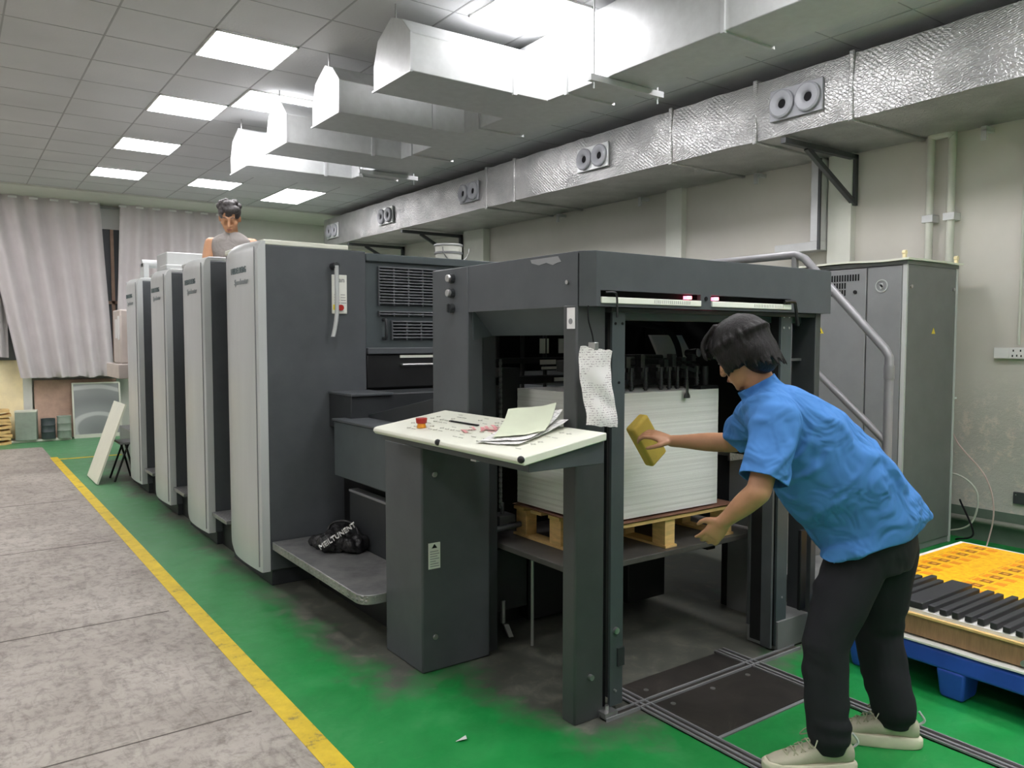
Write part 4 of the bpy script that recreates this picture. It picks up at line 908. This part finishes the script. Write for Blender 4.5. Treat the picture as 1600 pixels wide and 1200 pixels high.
for ya, yb, la in ((2.037, 2.385, 'larger oiled steel plate in the floor just outside the feeder'), (2.44, 2.60, 'narrow oiled steel plate in the floor just inside the feeder')):
    t_ = thing('floor_plate', la, 'floor plate', (2.8, ya, 0)); obj('plate', MB().box(2.47, 3.145, ya, yb, 0, .009), 'oiled', t_, bevel=.001)
    sc = MB()
    for x in ((2.54, 2.80, 3.05) if yb < 2.4 else (2.54,)):
        sc.cyl((x, 2.335 if yb < 2.4 else 2.5, .009), (x, 2.335 if yb < 2.4 else 2.5, .012), .012, n=12)
    obj('screw_head', sc, 'steel', t_)
struct('trim_10', MB().box(2.47, 3.15, 2.020, 2.036, 0, .006), 'cab', loc=(2.8, 2.03, 0))
tag(obj('paper_scrap', MB().add([(1.60, 2.62, .004), (1.66, 2.64, .004), (1.64, 2.60, .012), (1.60, 2.62, .003), (1.66, 2.64, .003), (1.64, 2.60, .011)], [(0, 1, 2), (5, 4, 3), (0, 3, 4, 1), (1, 4, 5, 2), (2, 5, 3, 0)]), 'white', loc=(1.62, 2.62, 0)), 'tiny white paper scrap on the green floor', 'paper scrap')

# ------------------------------------------------------------------ blue pallet and its load
bp = thing('blue_pallet', 'blue plastic pallet at the right edge holding the printed sheets', 'pallet', (4.2, 1.5, 0))
obj('deck', MB().box(3.57, 5.09, .9, 2.33, .13, .215), 'blue', bp, bevel=.012, seg=3)
for x in (3.58, 4.25, 4.90):
    for y in (.95, 1.30, 1.655, 2.08):
        s = .07
        obj('foot', MB().rings([[Vector((x+.07+a*sx, y+b*sx, z)) for a, b in ((-.07, -.055), (.07, -.055), (.07, .055), (-.07, .055))] for z, sx in ((0, .85), (.02, .95), (.135, 1.15))]), 'blue', bp, bevel=.012, seg=3)
tag(obj('white_slip_sheet', MB().sheet(lambda u, v: Vector((3.56+u*1.53, .9+v*1.43, .231+.006*noise.noise(Vector((u*3, v*5, 0)))-.0)), 20, 20, .008), 'whiteboard', loc=(4.2, 1.5, .22)), 'white sheet covering the blue pallet', 'sheet')
cr = thing('plywood_box_board', 'brown plywood tray on the blue pallet under the black strips', 'wooden tray', (4.2, 1.5, .235))
obj('side', MB().box(3.60, 5.06, .95, 2.30, .24, .33), 'kraftw' if False else 'woodgrey', cr, bevel=.003)
obj('rim', MB().box(3.59, 5.07, .94, 2.31, .33, .342), 'wood', cr, bevel=.002)
obj('metal_knob', MB().cyl((3.6, 1.37, .26), (3.585, 1.37, .26), .014, n=12), 'steel', cr)
tag(obj('white_paper_stack', MB().box(3.605, 5.06, .96, 2.305, .342, .358), 'pile', loc=(4.2, 1.5, .345), smooth=False), 'low stack of white paper under the yellow printed sheet', 'paper stack')
ys_ = thing('yellow_printed_sheet', 'yellow sheet printed with rows of brown dice-like boxes', 'printed sheet', (4.4, 1.6, .358))
obj('sheet', MB().box(3.98, 5.03, .98, 2.275, .358, .361), 'ysheet', ys_)
pr_ = MB(); pr2 = MB(); pr3 = MB()
for c in range(4):
    yy = 2.19-c*.32
    for r in range(9):
        x = 4.96-r*.108; z = .361
        pr_.box(x-.026, x+.026, yy-.065, yy-.012, z+.0002, z+.0010); pr2.box(x-.024, x+.024, yy-.13, yy-.08, z+.0002, z+.0009); pr3.box(x-.03, x+.03, yy+.03, yy+.036, z+.0002, z+.0009)
        pr3.box(x-.014, x+.01, yy-.052, yy-.028, z+.001, z+.0015)
        pr2.box(x-.03, x+.03, yy-.006, yy+.02, z+.0001, z+.0006)
obj('brown_print', pr_, 'yprint', ys_); obj('orange_print', pr2, 'yprint2', ys_); obj('fine_print', pr3, 'orange', ys_)
rs = random.Random(4); y = 2.265; k = 0
ordn = ['farthest', 'second farthest', 'third farthest', 'fourth farthest', 'fifth farthest', 'sixth farthest', 'seventh farthest', 'wide eighth', 'ninth', 'tenth', 'eleventh', 'twelfth', 'thirteenth', 'fourteenth', 'fifteenth', 'sixteenth']
wds = [.028, .03, .03, .028, .032, .03, .03, .10, .03, .034, .03, .03, .03, .03, .03, .03]
for k, wd in enumerate(wds):
    xa = 3.605+rs.uniform(-.008, .01); xb = 4.08+rs.uniform(-.03, .03)
    tag(obj('rubber_strip', MB().box(xa, xb, y-wd, y, .361, .361+rs.uniform(.026, .032)), 'rubber', loc=((xa+xb)/2, y-wd/2, .361), bevel=.004),
        ('wide flat black rubber bar on the yellow sheets' if wd > .05 else '%s narrow black rubber bar in the row on the printed sheets' % ordn[k]), 'rubber bar', 'black rubber bars on the printed sheets')
    y -= wd+.022

# ------------------------------------------------------------------ people
def limb(mb, pts, rads, n=16, sub=5):
    P = [Vector(p) for p in pts]; out = []; rr = []
    for i in range(len(P)-1):
        for k in range(sub):
            q = k/sub; out.append(P[i].lerp(P[i+1], q)); s = q*q*(3-2*q); rr.append(rads[i]*(1-s)+rads[i+1]*s)
    out.append(P[-1]); rr.append(rads[-1])
    mb.tube(out, rr, n); mb.ball(P[0], rads[0]*.99, n, 8); mb.ball(P[-1], rads[-1]*.99, n, 8)
    for i in range(1, len(P)-1): mb.ball(P[i], rads[i]*.99, n, 8)
def loft(mb, secs, n=28, e=2.2):
    # secs: (center, right unit, forward unit, rx, ry)
    rs_ = []
    for c, rt, fw, rx, ry in secs:
        ring = []
        for k in range(n):
            a = 2*math.pi*k/n; ca, sa = math.cos(a), math.sin(a)
            x = math.copysign(abs(ca)**(2/e), ca)*rx; y_ = math.copysign(abs(sa)**(2/e), sa)*ry
            ring.append(Vector(c)+Vector(rt).normalized()*x+Vector(fw).normalized()*y_)
        rs_.append(ring)
    mb.rings(rs_)
def hand(mb, wrist, d, nrm, thumb_side, size=1.0, curls=(.5, .55, .6, .65), spread=.12, thumb_curl=.4):
    """d: pointing direction, nrm: palm normal (towards the palm), thumb_side: unit vector towards the thumb"""
    d = Vector(d).normalized(); s = Vector(thumb_side); s = (s-d*s.dot(d)).normalized(); nrm = Vector(nrm); nrm = (nrm-d*nrm.dot(d)-s*nrm.dot(s)).normalized()
    W = Vector(wrist); L = .085*size
    loft(mb, [(W-d*.01, s, nrm, .026*size, .019*size), (W+d*L*.35, s, nrm, .035*size, .017*size), (W+d*L*.75, s, nrm, .040*size, .015*size), (W+d*L, s, nrm, .038*size, .012*size)], 20)
    mb.ball(W+d*L*.4+s*.024*size+nrm*.008*size, .017*size, 12, 8)
    lens = (.070, .078, .072, .056)
    for i in range(4):
        o = (1.5-i)*.0195*size; base = W+d*L*.93+s*o; dirv = (d+s*(1.5-i)*spread*.35).normalized(); p = base; ptsx = [W+d*L*.6+s*o*.9, p]; ang = curls[i]*.4
        for q, fr in enumerate((.46, .30, .24)):
            v = dirv*math.cos(ang)+nrm*math.sin(ang); p = p+v*lens[i]*size*fr*1.05; ptsx.append(p.copy()); ang += curls[i]*1.0
        limb(mb, ptsx, [.0095*size, .0095*size, .0085*size, .0078*size, .0068*size], 10, 2)
    tb_ = W+d*L*.22+s*.026*size; v = (d*.65+s*.75+nrm*thumb_curl*.5).normalized(); p1 = tb_+v*.034*size
    v2 = (d*.9+s*.35+nrm*thumb_curl).normalized(); p2 = p1+v2*.03*size; v3 = (d+nrm*thumb_curl*1.3).normalized(); p3 = p2+v3*.024*size
    limb(mb, [tb_, p1, p2, p3], [.014*size, .0115*size, .0095*size, .0078*size], 10, 2)
def head(mb, c, fw, up, k=1.0):
    """head modelled from skull, jaw, nose, brow, ears; c = centre of the skull"""
    fw = Vector(fw).normalized(); up = Vector(up); up = (up-fw*up.dot(fw)).normalized(); rt = fw.cross(up).normalized(); c = Vector(c)
    Rm = Matrix((rt, fw, up)).transposed()
    def W(x, y, z): return c+rt*x*k+fw*y*k+up*z*k
    mb.ball(W(0, -.012, .02), (.075*k, .092*k, .088*k), 24, 16, Rm)      # cranium
    loft(mb, [(W(0, .030, .05), rt, up, .058*k, .04*k), (W(0, .078, .045), rt, up, .045*k, .03*k)], 20)
    loft(mb, [(W(0, .01, -.03), rt, fw, .066*k, .075*k), (W(0, .022, -.065), rt, fw, .056*k, .066*k), (W(0, .036, -.095), rt, fw, .040*k, .048*k), (W(0, .046, -.112), rt, fw, .024*k, .030*k)], 24)
    mb.ball(W(0, .072, -.105), (.020*k, .016*k, .014*k), 12, 8, Rm)       # chin
    limb(mb, [W(0, .086, .012), W(0, .104, -.018), W(0, .108, -.032)], [.009*k, .012*k, .014*k], 10, 3)
    for s in (-1, 1):
        mb.ball(W(s*.013, .098, -.034), (.009*k, .010*k, .008*k), 10, 6, Rm)
        mb.ball(W(s*.042, .062, -.022), (.024*k, .022*k, .022*k), 12, 8, Rm)   # cheek
        limb(mb, [W(s*.014, .088, .024), W(s*.042, .078, .024)], [.010*k, .009*k], 8, 2)  # brow
        mb.ball(W(s*.077, -.008, -.012), (.010*k, .020*k, .032*k), 12, 8, Rm)   # ear
        mb.ball(W(s*.031, .074, .004), (.015*k, .012*k, .009*k), 10, 6, Rm)    # lids
    mb.ball(W(0, .088, -.062), (.026*k, .012*k, .007*k), 12, 6, Rm); mb.ball(W(0, .085, -.074), (.021*k, .012*k, .008*k), 12, 6, Rm)   # lips
    return W, Rm
def face_parts(parent, W, Rm, k, hairmat, eyes=True):
    for s in (-1, 1):
      if eyes:
        obj('eye', MB().ball(W(s*.031, .0825, .003), (.010*k, .0055*k, .0045*k), 12, 8, Rm), 'white', parent); obj('iris', MB().ball(W(s*.031, .0865, .003), (.0045*k, .0025*k, .0042*k), 10, 6, Rm), 'blackmatte', parent)
      obj('eyebrow', MB().tube([W(s*.014, .096, .028), W(s*.032, .094, .033), W(s*.048, .082, .028)], [.003, .004, .002], 6), hairmat, parent)
    obj('lip', MB().ball(W(0, .0965, -.067), (.021*k, .005*k, .007*k), 12, 6, Rm), mottled('lips', (160, 100, 84), .05, .5), parent)

def cut(me, co, no, rad):
    bm = bmesh.new(); bm.from_mesh(me); co = Vector(co); no = Vector(no).normalized()
    fs = [f for f in bm.faces if (f.calc_center_median()-co).length < rad]; g = set(fs)
    for f in fs: g.update(f.edges); g.update(f.verts)
    bmesh.ops.bisect_plane(bm, geom=list(g), plane_co=co, plane_no=no, clear_outer=True); bm.to_mesh(me); bm.free()
# --- worker in blue
WK = thing('person', 'worker in blue t-shirt and black trousers bending to the paper pile', 'person', (2.82, 1.62, 0))
pel = Vector((2.86, 1.62, .86)); wai = Vector((2.735, 1.662, 1.03)); che = Vector((2.575, 1.745, 1.205)); upp = Vector((2.475, 1.80, 1.335)); nek = Vector((2.425, 1.825, 1.415)); hc = Vector((2.380, 1.872, 1.552))
lsh = Vector((2.345, 1.69, 1.315)); lel = Vector((2.225, 1.672, 1.085)); lwr = Vector((2.232, 1.822, .955))
rsh = Vector((2.585, 1.94, 1.315)); rel = Vector((2.70, 2.16, 1.165)); rwr = Vector((2.615, 2.43, 1.150))
lhp = Vector((2.745, 1.615, .83)); lkn = Vector((2.615, 1.655, .47)); lan = Vector((2.61, 1.635, .10))
rhp = Vector((2.965, 1.62, .83)); rkn = Vector((2.985, 1.665, .45)); ran = Vector((3.0, 1.60, .10))
lat = (rsh-lsh).normalized(); spine = (nek-pel).normalized()
lat0 = Vector((1, .12, 0)).normalized()
def front(l, s): return s.cross(l).normalized()
body = MB()
sp = [(pel+Vector((.0, 0, -.03)), lat0, .155, .10), (wai, lat0.lerp(lat, .4).normalized(), .13, .095), (che, lat, .155, .105), (upp, lat, .15, .085), (nek-Vector((0, 0, .02)), lat, .07, .06)]
loft(body, [(c, l, front(l, spine), rx, ry) for c, l, rx, ry in sp])
limb(body, [nek-spine*.06, nek+Vector((-.012, .012, .06)), hc-Vector((0, 0, .03))], [.060, .055, .056])
hfw = Vector((-.08, .88, -.48)).normalized()
HW, HR = head(body, hc, hfw, (-.1, .1, 1), 1.0)
limb(body, [nek.lerp(lsh, .3), lsh, lel], [.045, .046, .042]); limb(body, [lel, lel.lerp(lwr, .3), lwr], [.042, .041, .027])
limb(body, [nek.lerp(rsh, .3), rsh, rel], [.045, .046, .042]); limb(body, [rel, rel.lerp(rwr, .3), rwr], [.042, .042, .027])
limb(body, [lhp, lkn, lan], [.08, .055, .038]); limb(body, [rhp, rkn, ran], [.08, .055, .038])
# hanging left hand, relaxed
hd1 = Vector((-.05, .62, -.75)).normalized()
hand(body, lwr, hd1, (.7, .45, .4), (-.55, .6, .5), .95, (.3, .38, .45, .5), .25, .3)
# right hand holding the sponge
sa = Vector((2.555, 2.60, 1.235)); sb_ = Vector((2.70, 2.60, 1.035)); sc_ = (sa+sb_)/2; su = (sb_-sa).normalized(); sn = Vector((0, 1, 0)); sw = su.cross(sn).normalized()
if sw.z < 0: sw = -sw
hd2 = Vector((-.60, .72, .30)).normalized()
hand(body, rwr, hd2, (-.35, .15, -.7), (-.55, -.62, -.35), 1.08, (.62, .66, .7, .74), .12, .55)
for l_, a_ in ((lan, 0), (ran, 0)): pass
sk = organic(body, .0055, 3)
bo = obj('body', sk, 'skin', WK, ang=180)
face_parts(bo, HW, HR, 1.0, 'hairm')
# hair: thick bowl cut
hr = MB(); up_ = Vector((-.1, .1, 1)).normalized()
hr.ball(HW(0, -.018, .042), (.092, .112, .096), 28, 18, HR)
hr.ball(HW(0, -.062, -.02), (.086, .066, .092), 20, 12, HR)
hr.ball(HW(0, .052, .062), (.070, .056, .048), 18, 10, HR)
for s in (-1, 1): hr.ball(HW(s*.070, -.008, .008), (.026, .07, .066), 16, 10, HR)
rs = random.Random(8)
for i in range(70):
    a = rs.uniform(0, 2*math.pi); r0 = HW(.088*math.cos(a), -.015+.105*math.sin(a), .02)
    if math.sin(a) > .8: continue
    top = HW(.03*math.cos(a), -.015+.04*math.sin(a), .132); mid = HW(.090*math.cos(a), -.018+.11*math.sin(a), .06)
    ln = -.055-.055*max(0, -math.sin(a))+rs.uniform(-.012, .012)
    end = HW(.086*math.cos(a), -.02+.108*math.sin(a), ln)
    hr.tube([p_ for p_ in bez([top, mid, r0, end], 4)], [.006]*5+[.010]*4+[.009, .007, .005, .003], 6)
fr0 = [HW(x, .088, .075) for x in (-.05, -.02, .01, .04)]
for x in (-.055, -.035, -.015, .005, .025, .045): hr.tube(bez([HW(x*.5, .03, .135), HW(x, .095, .095), HW(x*1.1, .108, .045), HW(x*1.15, .104, .028)], 4), [.010]*9+[.008, .006, .005, .003], 6)
hm = organic(hr, .0042, 2)
obj('hair', hm, 'hairm', WK, ang=180)
# t-shirt
shirt = MB()
def F_(l): return front(l, spine)
latm = lat0.lerp(lat, .5).normalized()
ts = [(pel+Vector((-.035, -.0, -.06)), lat0, .235, .185), (pel+Vector((-.005, -.005, .01)), lat0, .238, .192), (pel.lerp(wai, .4)+Vector((-.002, -.0, .012)), lat0, .232, .200), (wai+Vector((-.010, .0, -.002)), latm, .215, .205), (wai.lerp(che, .5)+Vector((-.004, .0, .008)), latm, .205, .196), (che+Vector((.004, 0, .018)), lat, .196, .178), (che.lerp(upp, .6)+Vector((.005, 0, .015)), lat, .185, .145), (upp+spine*.02+Vector((.004, 0, .008)), lat, .168, .110), (nek-spine*.03, lat, .10, .075), (nek+spine*.005, lat, .066, .064)]
loft(shirt, [(c, l, F_(l), rx, ry) for c, l, rx, ry in ts], 32, 2.3); limb(shirt, [nek-spine*.06, nek+Vector((-.002, .004, .025))], [.088, .070]); limb(shirt, [lsh.lerp(rsh, .15)+spine*.01, lsh.lerp(rsh, .85)+spine*.01], [.085, .085])
limb(shirt, [nek.lerp(lsh, .45)-spine*.03, lsh, lsh.lerp(lel, .45), lsh.lerp(lel, .92)], [.085, .088, .080, .078], 20)
limb(shirt, [nek.lerp(rsh, .45)-spine*.03, rsh, rsh.lerp(rel, .45), rsh.lerp(rel, .80)], [.085, .086, .078, .075], 20)
def fold(p):
    q = Vector((p.x*3.0+p.z*2, p.y*3.0, p.z*3.0-p.x*2)); n = noise.noise(q*1.6)
    f1 = math.sin((p.z*1.3+p.x*.9)*34+n*5)*.5+.5
    m = max(0, noise.noise(p*4+Vector((3, 1, 2))))
    f2 = math.sin((p.z*.9-p.x*1.1+p.y*.5)*42+n*4)*.5+.5
    return .016*f1**3*(m*2.0)+.010*f2**4*max(0, noise.noise(p*3+Vector((7, 2, 5))))*2+.007*noise.noise(p*11)
shm = organic(shirt, .006, 6, fold)
cut(shm, lsh.lerp(lel, .83), lel-lsh, .12); cut(shm, rsh.lerp(rel, .68), rel-rsh, .11)
cut(shm, pel+Vector((.035, -.015, .035)), Vector((.33, -.05, -1)), .40); cut(shm, nek+Vector((0, 0, .034)), Vector((-.35, .45, 1)), .11)
sho = obj('t_shirt', shm, 'shirt', WK, ang=180)
so_ = sho.modifiers.new('thickness', 'SOLIDIFY'); so_.thickness = .004; so_.offset = -1
# sleeve openings are cut by trimming closed ends: flatten handled by geometry below
# trousers
tr = MB(); 
loft(tr, [(pel+Vector((-.09, .02, .17)), latm, Vector((0, 1, 0)), .135, .11), (pel+Vector((-.045, .0, .10)), lat0, Vector((0, 1, 0)), .160, .128), (pel+Vector((-.005, -.005, .03)), lat0, Vector((0, 1, 0)), .178, .140), (pel+Vector((.0, 0, -.05)), lat0, Vector((0, 1, 0)), .182, .142), (pel+Vector((0, 0, -.12)), lat0, Vector((0, 1, 0)), .165, .125)], 32, 2.4)
limb(tr, [lhp+Vector((.01, 0, -.03)), lhp.lerp(lkn, .5), lkn, lkn.lerp(lan, .5), lan+Vector((0, 0, .05)), lan+Vector((0, .0, .01))], [.112, .100, .084, .080, .078, .066], 20)
limb(tr, [rhp+Vector((-.01, 0, -.03)), rhp.lerp(rkn, .5), rkn, rkn.lerp(ran, .5), ran+Vector((0, 0, .05)), ran+Vector((0, .0, .01))], [.115, .106, .094, .088, .084, .068], 20)
def pfold(p):
    lo = max(0, .35-p.z)/.35
    return .008*noise.noise(Vector((p.x*9, p.y*9, p.z*5)))+lo*.010*math.sin(p.z*75+4*noise.noise(p*6))*max(0, noise.noise(p*5)+.4)+.008*math.sin((p.z+p.x*.6)*48+5*noise.noise(p*4))*max(0, noise.noise(p*6+Vector((9, 0, 0))))
trm = organic(tr, .0075, 4, pfold)
for q_ in (lan, ran): cut(trm, (q_.x, q_.y, .082), (0, 0, -1), .16)
pto = obj('trousers', trm, 'pants', WK, ang=180); so_ = pto.modifiers.new('thickness', 'SOLIDIFY'); so_.thickness = .004; so_.offset = -1
obj('pocket_zip', MB().tube([(2.677, 1.577, .853), (2.67, 1.575, .82), (2.655, 1.58, .785)], .0045, 6), 'steel', pto)
# shoes
def shoe(ank, heading, nm):
    fw = Vector(heading).normalized(); rt = Vector((fw.y, -fw.x, 0)); up = Vector((0, 0, 1)); a = Vector((ank.x, ank.y, 0))
    def W(x, y, z): return a+rt*x*1.15+fw*y*1.22+up*z*1.32
    m = MB(); loft(m, [(W(0, -.075, .055), rt, up, .026, .030), (W(0, -.05, .062), rt, up, .036, .045), (W(0, 0, .065), rt, up, .040, .048), (W(0, .05, .056), rt, up, .041, .038), (W(0, .10, .046), rt, up, .045, .028), (W(0, .15, .038), rt, up, .042, .020), (W(0, .185, .034), rt, up, .024, .013)], 24, 2.3)
    limb(m, [W(0, -.025, .07), W(0, -.03, .115)], [.044, .042], 16)
    s = obj('shoe', organic(m, .005, 3), 'shoe', WK, ang=180)
    sl_ = []
    for z, k_ in ((0, .94), (.008, 1.0), (.028, 1.0), (.036, .93)):
        ring = []
        for q in range(28):
            t_ = 2*math.pi*q/28; y_ = .055+.145*math.sin(t_)*k_; wdt = (.044+.006*math.sin(t_*1.0))*k_
            x_ = math.copysign(abs(math.cos(t_))**.6, math.cos(t_))*wdt; ring.append(W(x_, y_, z+.004*max(0, math.sin(t_))**4))
        sl_.append(ring)
    obj('sole', MB().rings(sl_), 'sole', s, bevel=.003)
    lc = MB()
    for i in range(5):
        y_ = .035+i*.022; z_ = .106-i*.0105
        lc.tube(bez([W(-.028, y_, z_-.014), W(0, y_+.012, z_), W(.028, y_, z_-.014)], 4), .0028, 6); lc.tube(bez([W(-.026, y_+.012, z_-.016), W(0, y_, z_), W(.026, y_+.014, z_-.016)], 4), .0028, 6)
    lc.tube(bez([W(0, .03, .108), W(.03, .05, .115), W(.045, .07, .09), W(.03, .04, .10)], 5), .0025, 6); lc.tube(bez([W(0, .03, .108), W(-.03, .04, .118), W(-.05, .06, .09)], 5), .0025, 6)
    obj('laces', lc, 'lace', s); obj('heel_tab', MB().tube(bez([W(0, -.078, .07), W(0, -.092, .085), W(0, -.075, .11)], 5), .005, 6), 'cover', s)
    obj('sock', MB().cyl(W(0, -.02, .09), W(0, -.02, .15), .036, n=16), 'blackmatte', s)
shoe(lan, (-.80, .55, 0), 'l'); shoe(ran, (-.62, .78, 0), 'r')
# sponge
sg = MB(); sg.obox(sc_, su*.115, sw*.058, Vector((0, -.028, 0)))
tag(obj('sponge_block', sg, 'sponge', loc=sc_, bevel=.014, seg=3), 'yellow brown block held against the white pile by the worker', 'block')

# --- worker at the rear on the catwalk
W2 = thing('person', 'worker in grey sleeveless top standing behind the towers at the rear', 'person', (2.06, 7.38, 1.03))
z0 = 1.03; b = MB()
o = Vector((2.15, 7.38, z0)); rt = Vector((.93, -.37, 0)).normalized(); fw2 = Vector((-.37, -.93, 0)).normalized()
def Q(x, y_, z): return o+rt*x*1.08+fw2*y_+Vector((0, 0, z*1.09))
rt_ = rt
loft(b, [(Q(0, 0, .78), rt, fw2, .15, .10), (Q(0, 0, .90), rt, fw2, .14, .095), (Q(0, .0, 1.05), rt, fw2, .135, .09), (Q(0, .0, 1.22), rt, fw2, .16, .10), (Q(0, -.005, 1.34), rt, fw2, .165, .085), (Q(0, -.01, 1.40), rt, fw2, .07, .06)])
limb(b, [Q(0, -.01, 1.36), Q(0, .01, 1.44), Q(0, .02, 1.50)], [.062, .054, .054])
H2 = Q(-.01, .04, 1.535); h2f = (fw2*.80+Vector((0, 0, -.45))).normalized()
HW2, HR2 = head(b, H2, h2f, (0, 0, 1), 1.12)
for s in (-1, 1):
    sh0 = Q(s*.168, 0, 1.32); el = Q(s*.205, .07, 1.12); wr = Q(s*.16, .26, 1.155)
    limb(b, [Q(s*.10, -.005, 1.33), sh0, sh0.lerp(el, .35), el], [.05, .056, .052, .04]); limb(b, [el, el.lerp(wr, .3), wr], [.04, .041, .026])
    hand(b, wr, (wr-el)+Vector((0, 0, -.05)), (0, 0, -1), rt*(-s), .95, (.25, .3, .3, .35), .2, .3)
    limb(b, [Q(s*.09, 0, .80), Q(s*.10, .0, .44), Q(s*.10, -.01, .08)], [.085, .055, .04])
    loft(b, [(Q(s*.10, -.05, .04), rt, Vector((0, 0, 1)), .03, .035), (Q(s*.10, .02, .05), rt, Vector((0, 0, 1)), .038, .04), (Q(s*.10, .10, .035), rt, Vector((0, 0, 1)), .042, .025), (Q(s*.10, .16, .03), rt, Vector((0, 0, 1)), .03, .018)], 16)
b2 = obj('body', organic(b, .0075, 3), 'skin2', W2, ang=180)
face_parts(b2, HW2, HR2, 1.12, 'hair2', False)
hh = MB(); hh.ball(HW2(0, -.02, .045), (.100, .116, .10), 24, 14, HR2); hh.ball(HW2(0, -.06, 0), (.078, .06, .08), 18, 10, HR2); hh.ball(HW2(-.02, .05, .085), (.078, .05, .042), 18, 10, HR2)
rs = random.Random(12)
for i in range(34):
    a = rs.uniform(0, 2*math.pi); e_ = rs.uniform(.2, 1.35)
    hh.ball(HW2(.085*math.cos(a)*math.cos(e_), -.012+.10*math.sin(a)*math.cos(e_), .045+.09*math.sin(e_)), rs.uniform(.018, .032), 10, 6)
obj('hair', organic(hh, .006, 2), 'hair2', W2, ang=180)
v2 = MB(); loft(v2, [(Q(0, 0, .72), rt, fw2, .18, .125), (Q(0, 0, .9), rt, fw2, .172, .12), (Q(0, 0, 1.06), rt, fw2, .168, .115), (Q(0, 0, 1.24), rt, fw2, .182, .12), (Q(0, 0, 1.345), rt, fw2, .175, .098), (Q(0, -.005, 1.395), rt, fw2, .115, .078), (Q(0, -.008, 1.42), rt, fw2, .068, .064)], 28, 2.4)
vo_ = obj('sleeveless_top', organic(v2, .009, 4, lambda p: .008*noise.noise(p*9)+.008*math.sin(p.x*30+5*noise.noise(p*5))*max(0, noise.noise(p*4))), 'shirt2', W2, ang=180)
obj('chest_print', MB().obox(Q(.10, .118, 1.14), rt*.02, fw2*.004, (0, 0, .012)), 'white', vo_)
p2 = MB(); loft(p2, [(Q(0, 0, .92), rt, fw2, .155, .11), (Q(0, 0, .80), rt, fw2, .17, .12), (Q(0, 0, .70), rt, fw2, .165, .11)], 24)
for s in (-1, 1): limb(p2, [Q(s*.09, 0, .76), Q(s*.10, 0, .44), Q(s*.10, 0, .09)], [.10, .08, .065])
obj('trousers', organic(p2, .01, 3), 'jeans', W2, ang=180)
